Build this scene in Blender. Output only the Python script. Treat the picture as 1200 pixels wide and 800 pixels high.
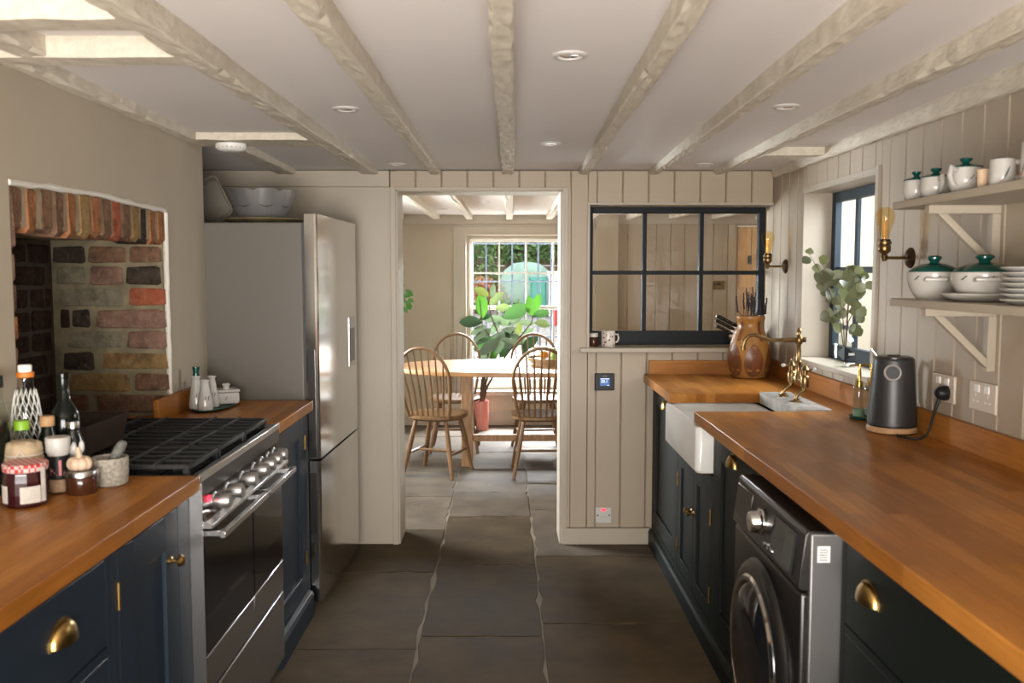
import bpy, bmesh, math, random
from mathutils import Vector, Matrix, Euler

random.seed(7)
PI = math.pi
R = math.radians
for o in list(bpy.data.objects):
    bpy.data.objects.remove(o)
S = bpy.context.scene
C = S.collection

# ------------------------------------------------------------------ camera
cam_data = bpy.data.cameras.new('camera')
cam = bpy.data.objects.new('camera', cam_data)
C.objects.link(cam)
cam.location = (0, 0, 1.44)
cam.rotation_euler = (R(90 - 4.35), 0, R(-0.43))
cam_data.sensor_width = 36
cam_data.lens = 31.8
cam_data.clip_start = 0.05
cam_data.dof.use_dof = True
cam_data.dof.focus_distance = 4.9
cam_data.dof.aperture_fstop = 4.5
S.camera = cam

# ------------------------------------------------------------------ light
S.view_settings.view_transform = 'Standard'
S.view_settings.look = 'None'
S.view_settings.gamma = 1
S.view_settings.use_curve_mapping = False
S.view_settings.exposure = 0.0

W = bpy.data.worlds.new('overcast_sky')
S.world = W
W.use_nodes = True
bg = W.node_tree.nodes['Background']
bg.inputs['Color'].default_value = (0.86, 0.93, 1.0, 1)
bg.inputs['Strength'].default_value = 2.8


def area(name, loc, rot, sx, sy, power, col):
    l = bpy.data.lights.new(name, 'AREA')
    l.shape = 'RECTANGLE'
    l.size, l.size_y = sx, sy
    l.energy = power
    l.color = col
    o = bpy.data.objects.new(name, l)
    C.objects.link(o)
    o.location = loc
    o.rotation_euler = rot
    return o


# daylight falling through the glazed doors behind the viewer, the dining window and the side window, plus one added fill
area('daylight_garden_doors', (-0.1, -1.25, 0.95), (R(122), 0, R(-2)), 2.0, 1.3, 290, (1.0, 0.95, 0.90))
area('daylight_dining_window', (0.2, 9.5, 2.35), (R(-58), 0, 0), 1.9, 1.3, 1900, (0.88, 0.94, 1.0))
area('added_fill_dining_side', (-2.6, 6.5, 1.45), (R(90), 0, R(-115)), 1.6, 0.8, 200, (0.88, 0.95, 1.0)).data.spread = R(110)  # added fill through an unseen, made-up opening; brightens the far right wall
area('daylight_side_window', (2.1, 3.85, 2.0), (R(0), R(62), 0), 1.2, 1.0, 90, (0.86, 0.93, 1.0))


# ------------------------------------------------------------------ helpers
class MB:
    def __init__(s):
        s.v, s.f, s.m, s.mi, s.M = [], [], [], 0, None

    def add(s, vs, fs):
        o = len(s.v)
        s.v += [(s.M @ Vector(p)) if s.M else Vector(p) for p in vs]
        s.f += [[i + o for i in f] for f in fs]
        s.m += [s.mi] * len(fs)
        return s

    def box(s, x0, x1, y0, y1, z0, z1):
        return s.add([(x0, y0, z0), (x1, y0, z0), (x1, y1, z0), (x0, y1, z0), (x0, y0, z1), (x1, y0, z1), (x1, y1, z1), (x0, y1, z1)],
                     [(0, 3, 2, 1), (4, 5, 6, 7), (0, 1, 5, 4), (1, 2, 6, 5), (2, 3, 7, 6), (3, 0, 4, 7)])

    def prism(s, pts, a, b, axis='z'):
        def mk(p, h):
            return {'z': (p[0], p[1], h), 'y': (p[0], h, p[1]), 'x': (h, p[0], p[1])}[axis]
        n = len(pts)
        return s.add([mk(p, a) for p in pts] + [mk(p, b) for p in pts],
                     [tuple(range(n))[::-1], tuple(range(n, 2 * n))] + [(i, (i + 1) % n, n + (i + 1) % n, n + i) for i in range(n)])

    def tube(s, pts, r, n=8, closed=False, cap=True):
        pts = [Vector(p) for p in pts]
        k = len(pts)
        rs = r if isinstance(r, (list, tuple)) else [r] * k
        t0 = (pts[1] - pts[0]).normalized()
        ref = Vector((0, 0, 1)) if abs(t0.z) < 0.9 else Vector((1, 0, 0))
        u = t0.cross(ref).normalized()
        vs = []
        for i in range(k):
            if closed:
                t = pts[(i + 1) % k] - pts[i - 1]
            else:
                t = pts[min(i + 1, k - 1)] - pts[max(i - 1, 0)]
            t.normalize()
            u = (u - t * u.dot(t)).normalized()
            w = t.cross(u)
            for j in range(n):
                a = 2 * PI * j / n
                vs.append(pts[i] + (u * math.cos(a) + w * math.sin(a)) * rs[i])
        fs = []
        for i in range(k if closed else k - 1):
            i2 = (i + 1) % k
            for j in range(n):
                j2 = (j + 1) % n
                fs.append((i * n + j, i * n + j2, i2 * n + j2, i2 * n + j))
        if cap and not closed:
            fs += [tuple(range(n))[::-1], tuple(range((k - 1) * n, k * n))]
        return s.add(vs, fs)

    def cyl(s, p, q, r, r2=None, n=14):
        return s.tube([p, q], [r, r if r2 is None else r2], n)

    def lathe(s, prof, n=24, o=(0, 0, 0), axis='z', sx=1, sy=1):
        o = Vector(o)
        vs, fs, rings = [], [], []
        for (r, z) in prof:
            if r < 1e-5:
                rings.append([len(vs)])
                pl = [(0, 0, z)]
            else:
                rings.append(list(range(len(vs), len(vs) + n)))
                pl = [(r * math.cos(2 * PI * j / n) * sx, r * math.sin(2 * PI * j / n) * sy, z) for j in range(n)]
            for p in pl:
                vs.append(o + Vector({'z': p, 'x': (p[2], p[0], p[1]), 'y': (p[0], p[2], p[1]), '-x': (-p[2], p[0], p[1])}[axis]))
        for a, b in zip(rings, rings[1:]):
            if len(a) == 1 and len(b) == 1:
                continue
            for j in range(n):
                j2 = (j + 1) % n
                if len(a) == 1:
                    fs.append((a[0], b[j], b[j2]))
                elif len(b) == 1:
                    fs.append((a[j], b[0], a[j2]))
                else:
                    fs.append((a[j], b[j], b[j2], a[j2]))
        if len(rings[0]) > 1:
            fs.append(tuple(rings[0]))
        if len(rings[-1]) > 1:
            fs.append(tuple(rings[-1]))
        return s.add(vs, fs)

    def ell(s, c, r, n=14, k=8):
        prof = [(math.sin(PI * i / k), -math.cos(PI * i / k)) for i in range(k + 1)]
        prof[0] = (0, -1)
        prof[-1] = (0, 1)
        t = MB().lathe(prof, n)
        return s.add([(c[0] + v.x * r[0], c[1] + v.y * r[1], c[2] + v.z * r[2]) for v in t.v], t.f)

    def build(s, name, mat, parent=None, bev=0, seg=2, ang=35, loc=None, w=False, smooth=True, kind=None):
        vs = s.v
        if w and parent:
            off = Vector((0, 0, 0))
            p = parent
            while p:
                off += p.location
                p = p.parent
            vs = [v - off for v in vs]
        if loc is not None and w:
            vs = [v - Vector(loc) for v in vs]
        me = bpy.data.meshes.new(name)
        me.from_pydata([tuple(v) for v in vs], [], s.f)
        mats = mat if isinstance(mat, (list, tuple)) else [mat]
        for m in mats:
            me.materials.append(m)
        for p, i in zip(me.polygons, s.m):
            p.material_index = i
        bm = bmesh.new()
        bm.from_mesh(me)
        bmesh.ops.recalc_face_normals(bm, faces=bm.faces)
        if bev:
            es = [e for e in bm.edges if e.is_manifold and e.calc_face_angle(0) > R(ang)]
            rv = bmesh.ops.bevel(bm, geom=es, offset=bev, segments=seg, affect='EDGES', profile=0.5, clamp_overlap=True)
            for f in bm.faces:
                f.smooth = False
            for f in rv['faces']:
                f.smooth = True
        bm.to_mesh(me)
        bm.free()
        if smooth and not bev:
            for p in me.polygons:
                p.use_smooth = True
            me.set_sharp_from_angle(angle=R(40))
        o = bpy.data.objects.new(name, me)
        C.objects.link(o)
        if parent:
            o.parent = parent
        if loc is not None:
            o.location = loc
        if kind:
            o['kind'] = kind
        return o


def tag(o, label=None, cat=None, group=None, kind=None):
    if label:
        o['label'] = label
    if cat:
        o['category'] = cat
    if group:
        o['group'] = group
    if kind:
        o['kind'] = kind
    return o


def thing(name, label, cat, loc=(0, 0, 0), rz=0, group=None):
    o = bpy.data.objects.new(name, None)
    o.empty_display_size = 0.05
    C.objects.link(o)
    o.location = loc
    o.rotation_euler = (0, 0, rz)
    return tag(o, label, cat, group)


def dup(root, loc, rz, label=None, group=None, rot=None):
    r = root.copy()
    C.objects.link(r)
    r.location = loc
    r.rotation_euler = rot if rot else (0, 0, rz)
    if label:
        r['label'] = label
    if group:
        r['group'] = group
    for ch in list(root.children):
        c = ch.copy()
        C.objects.link(c)
        c.parent = r
        for g in list(ch.children):
            d = g.copy()
            C.objects.link(d)
            d.parent = c
    return r


def piece(me, name, parent, loc, rot=(0, 0, 0), sc=(1, 1, 1)):
    o = bpy.data.objects.new(name, me)
    C.objects.link(o)
    o.parent = parent
    o.location = loc
    o.rotation_euler = rot
    o.scale = sc
    return o


# ------------------------------------------------------------------ materials
def nodes(m):
    m.use_nodes = True
    nt = m.node_tree
    return nt, nt.nodes['Principled BSDF'], nt.nodes.new, nt.links.new


def ramp(N, stops):
    r = N('ShaderNodeValToRGB')
    els = r.color_ramp.elements
    while len(els) < len(stops):
        els.new(0.5)
    for e, (p, c) in zip(els, stops):
        e.position = p
        e.color = (*c, 1)
    return r


def mat(name, col, rough=0.5, metal=0.0, var=0.0, vscale=6.0, bump=0.0, bscale=40.0, stretch=(1, 1, 1), rand=0.0, emit=0, spec=0.5, col2=None, coat=0, rvar=0, distort=0):
    m = bpy.data.materials.new(name)
    nt, b, N, L = nodes(m)
    b.inputs['Base Color'].default_value = (*col, 1)
    b.inputs['Roughness'].default_value = rough
    b.inputs['Metallic'].default_value = metal
    b.inputs['Specular IOR Level'].default_value = spec
    b.inputs['Coat Weight'].default_value = coat
    b.inputs['Coat Roughness'].default_value = 0.1
    if emit:
        b.inputs['Emission Color'].default_value = (*col, 1)
        b.inputs['Emission Strength'].default_value = emit
    if var or bump or rand or rvar:
        tc = N('ShaderNodeTexCoord')
        mp = N('ShaderNodeMapping')
        mp.inputs['Scale'].default_value = stretch
        L(tc.outputs['Object'], mp.inputs['Vector'])
        src = None
        oi = N('ShaderNodeObjectInfo')
        if rand or True:
            ad = N('ShaderNodeVectorMath')
            ad.operation = 'ADD'
            ml = N('ShaderNodeVectorMath')
            ml.operation = 'SCALE'
            ml.inputs[0].default_value = (7.3, 3.1, 5.7)
            L(oi.outputs['Random'], ml.inputs['Scale'])
            L(mp.outputs['Vector'], ad.inputs[0])
            L(ml.outputs['Vector'], ad.inputs[1])
            vec = ad.outputs['Vector'] if rand else mp.outputs['Vector']
        if var or rand:
            n = N('ShaderNodeTexNoise')
            n.inputs['Scale'].default_value = vscale
            n.inputs['Detail'].default_value = 6
            n.inputs['Distortion'].default_value = distort
            L(vec, n.inputs['Vector'])
            c2 = col2 if col2 else tuple(min(1, c * (1 + var)) for c in col)
            c1 = tuple(c * (1 - var) for c in col) if not col2 else col
            r = ramp(N, [(0.3, c1), (0.7, c2)])
            L(n.outputs['Fac'], r.inputs['Fac'])
            out = r.outputs['Color']
            if rand:
                hs = N('ShaderNodeHueSaturation')
                mr = N('ShaderNodeMapRange')
                mr.inputs['To Min'].default_value = 1 - rand
                mr.inputs['To Max'].default_value = 1 + rand
                L(oi.outputs['Random'], mr.inputs['Value'])
                L(mr.outputs['Result'], hs.inputs['Value'])
                L(out, hs.inputs['Color'])
                out = hs.outputs['Color']
            L(out, b.inputs['Base Color'])
            if rvar:
                m2 = N('ShaderNodeMapRange')
                m2.inputs['To Min'].default_value = max(0.02, rough - rvar)
                m2.inputs['To Max'].default_value = rough + rvar
                L(n.outputs['Fac'], m2.inputs['Value'])
                L(m2.outputs['Result'], b.inputs['Roughness'])
        if bump:
            n2 = N('ShaderNodeTexNoise')
            n2.inputs['Scale'].default_value = bscale
            n2.inputs['Detail'].default_value = 5
            L(vec, n2.inputs['Vector'])
            bp = N('ShaderNodeBump')
            bp.inputs['Strength'].default_value = min(1, bump)
            bp.inputs['Distance'].default_value = 0.004
            L(n2.outputs['Fac'], bp.inputs['Height'])
            L(bp.outputs['Normal'], b.inputs['Normal'])
    return m


def butcher(name, c1, c2, c3, along='y', rough=0.32):
    """glued staves of oiled hardwood: brick layout for the staves, stretched noise for grain"""
    m = bpy.data.materials.new(name)
    nt, b, N, L = nodes(m)
    b.inputs['Specular IOR Level'].default_value = 0.22
    tc = N('ShaderNodeTexCoord')
    mp = N('ShaderNodeMapping')
    if along == 'y':
        mp.inputs['Rotation'].default_value = (0, 0, R(90))
    L(tc.outputs['Object'], mp.inputs['Vector'])
    br = N('ShaderNodeTexBrick')
    br.offset = 0.37
    br.inputs['Scale'].default_value = 1
    br.inputs['Brick Width'].default_value = 0.55
    br.inputs['Row Height'].default_value = 0.042
    br.inputs['Mortar Size'].default_value = 0.0006
    br.inputs['Mortar Smooth'].default_value = 1
    br.inputs['Bias'].default_value = 0
    br.inputs['Color1'].default_value = (*c1, 1)
    br.inputs['Color2'].default_value = (*c2, 1)
    br.inputs['Mortar'].default_value = (*[c * 0.6 for c in c1], 1)
    L(mp.outputs['Vector'], br.inputs['Vector'])
    m2 = N('ShaderNodeMapping')
    m2.inputs['Scale'].default_value = (2.2, 34, 34)
    L(mp.outputs['Vector'], m2.inputs['Vector'])
    n = N('ShaderNodeTexNoise')
    n.inputs['Scale'].default_value = 2.8
    n.inputs['Detail'].default_value = 8
    L(m2.outputs['Vector'], n.inputs['Vector'])
    rp = ramp(N, [(0.3, (0.72, 0.7, 0.66)), (0.7, (1.1, 1.1, 1.1))])
    L(n.outputs['Fac'], rp.inputs['Fac'])
    mx = N('ShaderNodeMix')
    mx.data_type = 'RGBA'
    mx.blend_type = 'MULTIPLY'
    mx.inputs['Factor'].default_value = 0.8
    L(br.outputs['Color'], mx.inputs['A'])
    L(rp.outputs['Color'], mx.inputs['B'])
    n3 = N('ShaderNodeTexNoise')
    n3.inputs['Scale'].default_value = 3
    n3.inputs['Detail'].default_value = 4
    L(tc.outputs['Object'], n3.inputs['Vector'])
    r3 = ramp(N, [(0.35, (0.8, 0.76, 0.7)), (0.65, (1.08, 1.08, 1.08))])
    L(n3.outputs['Fac'], r3.inputs['Fac'])
    m3 = N('ShaderNodeMix')
    m3.data_type = 'RGBA'
    m3.blend_type = 'MULTIPLY'
    m3.inputs['Factor'].default_value = 1
    L(mx.outputs['Result'], m3.inputs['A'])
    L(r3.outputs['Color'], m3.inputs['B'])
    L(m3.outputs['Result'], b.inputs['Base Color'])
    mr = N('ShaderNodeMapRange')
    mr.inputs['To Min'].default_value = rough - 0.08
    mr.inputs['To Max'].default_value = rough + 0.14
    L(n3.outputs['Fac'], mr.inputs['Value'])
    L(mr.outputs['Result'], b.inputs['Roughness'])
    bp = N('ShaderNodeBump')
    bp.inputs['Strength'].default_value = 0.12
    bp.inputs['Distance'].default_value = 0.002
    L(n.outputs['Fac'], bp.inputs['Height'])
    L(bp.outputs['Normal'], b.inputs['Normal'])
    return m


def glass(name, tint=(1, 1, 1), rough=0.0, ior=1.45):
    """thin pane: lets light straight through, reflects by Fresnel"""
    m = bpy.data.materials.new(name)
    m.use_nodes = True
    nt = m.node_tree
    nt.nodes.clear()
    N, L = nt.nodes.new, nt.links.new
    out = N('ShaderNodeOutputMaterial')
    tr = N('ShaderNodeBsdfTransparent')
    tr.inputs['Color'].default_value = (*tint, 1)
    gl = N('ShaderNodeBsdfGlossy')
    gl.inputs['Roughness'].default_value = rough
    fr = N('ShaderNodeFresnel')
    fr.inputs['IOR'].default_value = ior
    mx = N('ShaderNodeMixShader')
    ge = N('ShaderNodeNewGeometry')
    sb = N('ShaderNodeMath')
    sb.operation = 'SUBTRACT'
    sb.inputs[0].default_value = 1
    L(ge.outputs['Backfacing'], sb.inputs[1])
    ml = N('ShaderNodeMath')
    ml.operation = 'MULTIPLY'
    L(fr.outputs['Fac'], ml.inputs[0])
    L(sb.outputs[0], ml.inputs[1])
    L(ml.outputs[0], mx.inputs['Fac'])
    L(tr.outputs['BSDF'], mx.inputs[1])
    L(gl.outputs['BSDF'], mx.inputs[2])
    L(mx.outputs['Shader'], out.inputs['Surface'])
    return m


def leafmat(name, col, trans=0.35):
    m = mat(name, col, 0.4, var=0.18, vscale=25)
    b = m.node_tree.nodes['Principled BSDF']
    nt = m.node_tree
    out = [n for n in nt.nodes if n.type == 'OUTPUT_MATERIAL'][0]
    t = nt.nodes.new('ShaderNodeBsdfTranslucent')
    t.inputs['Color'].default_value = (col[0] * 1.6, col[1] * 1.7, col[2], 1)
    mx = nt.nodes.new('ShaderNodeMixShader')
    mx.inputs['Fac'].default_value = trans
    nt.links.new(b.outputs['BSDF'], mx.inputs[1])
    nt.links.new(t.outputs['BSDF'], mx.inputs[2])
    nt.links.new(mx.outputs['Shader'], out.inputs['Surface'])
    return m


M = {}
M['plaster'] = mat('plaster', (0.40, 0.34, 0.255), 0.75, var=0.05, vscale=2.5, bump=0.25, bscale=9)
M['plaster_edge'] = mat('plaster_edge', (0.66, 0.62, 0.54), 0.8, bump=0.6, bscale=30)
M['ceiling'] = mat('ceiling_plaster', (0.66, 0.615, 0.58), 0.8, var=0.03, vscale=1.5, bump=0.2, bscale=6)
M['beam'] = mat('painted_beam', (0.50, 0.44, 0.345), 0.55, var=0.1, vscale=34, col2=(0.60, 0.54, 0.44), bump=1.0, bscale=70, stretch=(1, 0.45, 1))
M['rim'] = mat('downlight_rim', (0.52, 0.49, 0.46), 0.4)
M['board'] = mat('painted_board', (0.355, 0.285, 0.205), 0.5, var=0.03, vscale=4, bump=0.08, bscale=20)
M['trim'] = mat('painted_trim', (0.38, 0.325, 0.25), 0.45, var=0.03, vscale=5)
M['trim_white'] = mat('painted_white_trim', (0.78, 0.76, 0.72), 0.4)
M['dark_frame'] = mat('dark_painted_frame', (0.006, 0.009, 0.011), 0.5, spec=0.2)
M['blue_frame'] = mat('slate_blue_frame', (0.022, 0.034, 0.044), 0.5, spec=0.25)
M['navy'] = mat('navy_cabinet_paint', (0.009, 0.017, 0.028), 0.42, spec=0.35, bump=0.06, bscale=60)
M['navy_shaded'] = mat('navy_cabinet_paint_shaded', (0.005, 0.008, 0.007), 0.5, spec=0.2, bump=0.06, bscale=60)  # same navy paint as the left run, its colour darkened for shade
M['worktop'] = butcher('oiled_oak_staves', (0.46, 0.192, 0.038), (0.295, 0.104, 0.014), None, 'y')
M['upstand'] = butcher('oiled_oak_upstand', (0.40, 0.16, 0.032), (0.33, 0.12, 0.02), None, 'y', 0.4)
M['worktop_x'] = butcher('oiled_oak_cross', (0.40, 0.175, 0.042), (0.33, 0.13, 0.026), None, 'x', 0.35)
M['oak'] = mat('oak', (0.36, 0.19, 0.075), 0.45, var=0.3, vscale=8, bump=0.2, bscale=30, stretch=(6, 6, 1))
M['chairwood'] = mat('waxed_elm', (0.17, 0.088, 0.034), 0.4, var=0.3, vscale=9, stretch=(4, 4, 1), rand=0.1)
M['tablewood'] = mat('table_oak', (0.40, 0.21, 0.08), 0.35, var=0.25, vscale=4, stretch=(1, 8, 8))
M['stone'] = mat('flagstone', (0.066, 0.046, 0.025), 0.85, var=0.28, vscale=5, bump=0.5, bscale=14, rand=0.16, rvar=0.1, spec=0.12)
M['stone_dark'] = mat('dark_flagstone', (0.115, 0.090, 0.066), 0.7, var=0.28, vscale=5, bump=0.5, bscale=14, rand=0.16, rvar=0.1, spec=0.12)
M['grout'] = mat('sandy_grout', (0.05, 0.037, 0.023), 0.9, var=0.6, vscale=2.6, col2=(0.24, 0.185, 0.12), bump=0.5, bscale=60)
M['mortar'] = mat('lime_mortar', (0.20, 0.165, 0.10), 0.95, var=0.3, vscale=14, bump=1, bscale=40)
M['pale_mortar'] = mat('pale_mortar', (0.25, 0.19, 0.12), 0.95, var=0.3, vscale=14, bump=1, bscale=40)
M['soot'] = mat('sooty_mortar', (0.05, 0.034, 0.02), 0.95, var=0.4, vscale=14, bump=1, bscale=40)


def brickmat(name, c1, c2, smear=.5):
    """weathered brick: two tones, sooty blotches and smears of lime mortar"""
    m = bpy.data.materials.new(name)
    nt, b, N, L = nodes(m)
    b.inputs['Roughness'].default_value = 0.93
    b.inputs['Specular IOR Level'].default_value = 0.15
    ge = N('ShaderNodeNewGeometry')
    out = None
    for sc, lo, hi, col in ((28, .35, .65, None), (13, .54, .66, (0.035, 0.026, 0.02)), (34, .56, .70, (0.26, 0.21, 0.135))):
        n = N('ShaderNodeTexNoise')
        n.inputs['Scale'].default_value = sc
        n.inputs['Detail'].default_value = 7
        n.inputs['Roughness'].default_value = .65
        L(ge.outputs['Position'], n.inputs['Vector'])
        if col is None:
            r = ramp(N, [(lo, c1), (hi, c2)])
            L(n.outputs['Fac'], r.inputs['Fac'])
            out = r.outputs['Color']
        else:
            r = ramp(N, [(lo, (0, 0, 0)), (hi, (smear,) * 3)])
            L(n.outputs['Fac'], r.inputs['Fac'])
            mx = N('ShaderNodeMix')
            mx.data_type = 'RGBA'
            L(r.outputs['Color'], mx.inputs['Factor'])
            L(out, mx.inputs['A'])
            mx.inputs['B'].default_value = (*col, 1)
            out = mx.outputs['Result']
    L(out, b.inputs['Base Color'])
    n2 = N('ShaderNodeTexNoise')
    n2.inputs['Scale'].default_value = 90
    n2.inputs['Detail'].default_value = 6
    L(ge.outputs['Position'], n2.inputs['Vector'])
    bp = N('ShaderNodeBump')
    bp.inputs['Strength'].default_value = 1
    bp.inputs['Distance'].default_value = 0.006
    L(n2.outputs['Fac'], bp.inputs['Height'])
    L(bp.outputs['Normal'], b.inputs['Normal'])
    return m


BR = {
    'red': brickmat('red_brick', (0.23, 0.055, 0.028), (0.30, 0.10, 0.05)),
    'orange': brickmat('orange_brick', (0.20, 0.08, 0.035), (0.32, 0.14, 0.06)),
    'brown': brickmat('brown_brick', (0.11, 0.06, 0.035), (0.20, 0.11, 0.065)),
    'pink': brickmat('pinkish_brick', (0.15, 0.085, 0.06), (0.24, 0.14, 0.10)),
    'yellow': brickmat('yellow_stock_brick', (0.19, 0.115, 0.045), (0.28, 0.17, 0.07)),
    'grey': brickmat('grey_green_brick', (0.14, 0.125, 0.085), (0.22, 0.19, 0.13)),
    'black': brickmat('burnt_brick', (0.022, 0.016, 0.013), (0.06, 0.045, 0.032), .25),
    'sooty': brickmat('sooty_brick', (0.016, 0.009, 0.006), (0.045, 0.022, 0.013), .12),
    'pale': brickmat('pale_brick', (0.26, 0.17, 0.11), (0.36, 0.26, 0.18)),
}
M['steel'] = mat('brushed_steel', (0.52, 0.51, 0.50), 0.26, 1.0, bump=0.05, bscale=200)
M['steel_fridge'] = mat('satin_steel', (0.60, 0.59, 0.57), 0.13, 1.0, var=0.02, vscale=2)
M['ring'] = mat('spout_ring_steel', (0.55, 0.52, 0.48), 0.42, 0.6)
M['satin'] = mat('satin_knob_steel', (0.46, 0.45, 0.44), 0.4, 1.0)
M['steel_dark'] = mat('graphite_steel', (0.06, 0.057, 0.055), 0.3, 0.9)
M['silver'] = mat('silver_edge', (0.15, 0.145, 0.14), 0.42, 0.9)
M['chrome'] = mat('chrome', (0.75, 0.74, 0.73), 0.08, 1.0)
M['fridge_side'] = mat('grey_fridge_panel', (0.13, 0.118, 0.098), 0.4)
M['iron'] = mat('cast_iron', (0.012, 0.012, 0.012), 0.5, bump=0.2, bscale=80)
M['black_glass'] = mat('black_glass', (0.006, 0.006, 0.007), 0.06)
M['black'] = mat('black_plastic', (0.010, 0.010, 0.010), 0.4, spec=0.25)
M['gap'] = mat('gasket_grey', (0.05, 0.05, 0.05), 0.6)
M['brass'] = mat('aged_brass', (0.42, 0.27, 0.09), 0.28, 1.0, var=0.2, vscale=30)
M['brass_dark'] = mat('antique_brass', (0.24, 0.155, 0.065), 0.32, 1.0, var=0.3, vscale=30)
M['bronze'] = mat('dark_bronze', (0.075, 0.048, 0.025), 0.38, 0.9)
M['gold'] = mat('bright_brass', (0.65, 0.43, 0.12), 0.22, 1.0)
M['white_ceramic'] = mat('white_ceramic', (0.46, 0.435, 0.395), 0.16)
M['sink_ceramic'] = mat('glazed_fireclay', (0.74, 0.72, 0.68), 0.12)
M['white'] = mat('white_plastic', (0.72, 0.70, 0.66), 0.4)
M['green_glaze'] = mat('bottle_green_glaze', (0.004, 0.055, 0.042), 0.12)
M['marble'] = mat('grey_marble', (0.40, 0.39, 0.36), 0.25, var=0.3, vscale=7, distort=1.5)
M['kettle'] = mat('charcoal_kettle_coat', (0.042, 0.041, 0.040), 0.38, 0.35)
M['cork'] = mat('cork_wood', (0.42, 0.24, 0.11), 0.6, var=0.25, vscale=20, stretch=(1, 1, 6))
M['vase_wood'] = mat('turned_cherry', (0.36, 0.165, 0.04), 0.35, var=0.25, vscale=10, stretch=(2, 2, 0.5))
M['vase_dark'] = mat('vase_dark_inlay', (0.17, 0.06, 0.022), 0.35, var=0.35, vscale=12, stretch=(2, 2, 0.5))
M['lavender'] = mat('dried_lavender', (0.035, 0.028, 0.03), 0.9)
M['stem'] = mat('stem_brown', (0.09, 0.055, 0.03), 0.7)
M['glass'] = glass('window_glass', (1, 1, 1), 0.0, 1.10)
M['pane_indoor'] = glass('indoor_pane_glass', (0.97, 0.97, 0.97), 0.0, 1.62)
M['bottle_glass'] = glass('clear_bottle_glass', (0.90, 0.93, 0.90), 0.02, 1.6)
M['amber_glass'] = glass('amber_bulb_glass', (0.97, 0.86, 0.62), 0.0, 1.5)
M['dark_bottle'] = mat('dark_bottle_glass', (0.004, 0.006, 0.004), 0.1, spec=0.3)
M['display'] = mat('dim_green_display', (0.028, 0.034, 0.026), 0.12)
M['jam'] = mat('dark_jam', (0.035, 0.006, 0.008), 0.1)
M['amber_jam'] = mat('brown_preserve', (0.055, 0.018, 0.008), 0.1)
M['paper'] = mat('paper_label', (0.60, 0.56, 0.50), 0.8, var=0.12, vscale=60)
M['kraft'] = mat('crumpled_kraft_cover', (0.42, 0.32, 0.20), 0.9, var=0.2, vscale=30, bump=1, bscale=70)
M['garlic'] = mat('garlic_skin', (0.62, 0.46, 0.32), 0.5, var=0.15, vscale=30)
M['granite'] = mat('speckled_granite', (0.30, 0.27, 0.22), 0.75, var=0.4, vscale=120, bump=0.4, bscale=90)
M['granite_dark'] = mat('dark_granite', (0.12, 0.12, 0.105), 0.75, var=0.4, vscale=120)
M['green_cap'] = mat('lime_green_cap', (0.22, 0.42, 0.02), 0.4)
M['orange_cap'] = mat('orange_rubber', (0.62, 0.19, 0.02), 0.5)
M['salt'] = mat('pink_salt', (0.45, 0.27, 0.17), 0.8, var=0.3, vscale=150)
M['pink_print'] = mat('pink_print', (0.62, 0.22, 0.22), 0.6)
M['dark_wood'] = mat('dark_stained_wood', (0.030, 0.016, 0.008), 0.5, var=0.3, vscale=10, stretch=(1, 6, 6))
M['terracotta'] = mat('pink_glazed_pot', (0.58, 0.20, 0.16), 0.3)
M['fruit_red'] = mat('red_fruit', (0.45, 0.05, 0.02), 0.35, var=0.3, vscale=15)
M['fruit_orange'] = mat('orange_fruit', (0.60, 0.20, 0.02), 0.45)
M['fruit_green'] = mat('green_fruit', (0.28, 0.36, 0.04), 0.4, var=0.2, vscale=15)
M['basket'] = mat('woven_basket', (0.30, 0.19, 0.09), 0.7, var=0.3, vscale=40, bump=0.8, bscale=90)
M['blue_bowl'] = mat('pale_blue_glaze', (0.38, 0.47, 0.47), 0.2)
M['pine'] = mat('pine_door', (0.60, 0.38, 0.17), 0.5, var=0.15, vscale=6, stretch=(5, 5, 1))
M['led'] = mat('red_indicator', (1.0, 0.03, 0.06), 0.4, emit=2.2)
M['lcd'] = mat('blue_screen', (0.010, 0.075, 0.27), 0.3, emit=0.55)
M['lcd_white'] = mat('screen_digits', (0.75, 0.85, 1.0), 0.4, emit=0.8)
M['filament'] = mat('filament', (0.75, 0.42, 0.14), 0.3, 0.4)
M['silver_bowl'] = mat('pewter_glaze', (0.26, 0.25, 0.24), 0.3, 0.5)
M['olive_tray'] = mat('olive_glazed_platter', (0.26, 0.21, 0.11), 0.25, var=0.3, vscale=14)
M['cream_cup'] = mat('cream_ridged_cup', (0.62, 0.45, 0.30), 0.4)
M['leafprint'] = mat('leaf_motif', (0.02, 0.05, 0.035), 0.4)
M['redprint'] = mat('rust_motif', (0.30, 0.05, 0.025), 0.4)
M['socket'] = mat('socket_plate', (0.58, 0.50, 0.41), 0.35)
M['grey_plate'] = mat('pale_grey_plate', (0.50, 0.48, 0.44), 0.4)
M['white_gang'] = mat('white_socket_insert', (0.80, 0.78, 0.74), 0.3)
M['leaf_dark'] = leafmat('leaf_dark_green', (0.014, 0.040, 0.016), 0.08)
M['leaf_bright'] = leafmat('leaf_bright_green', (0.038, 0.112, 0.016), 0.22)
M['leaf_yellow'] = leafmat('leaf_yellow_green', (0.12, 0.14, 0.045), 0.18)
M['leaf_olive'] = leafmat('leaf_olive', (0.10, 0.125, 0.065), 0.2)
M['leaf_green'] = leafmat('leaf_mid_green', (0.05, 0.12, 0.045), 0.18)
M['leaf_grey'] = leafmat('leaf_grey_green', (0.10, 0.135, 0.105), 0.12)
M['euc'] = leafmat('dried_eucalyptus_leaf', (0.085, 0.088, 0.047), 0.2)
M['euc2'] = leafmat('dried_eucalyptus_leaf_pale', (0.145, 0.15, 0.10), 0.2)
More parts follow.
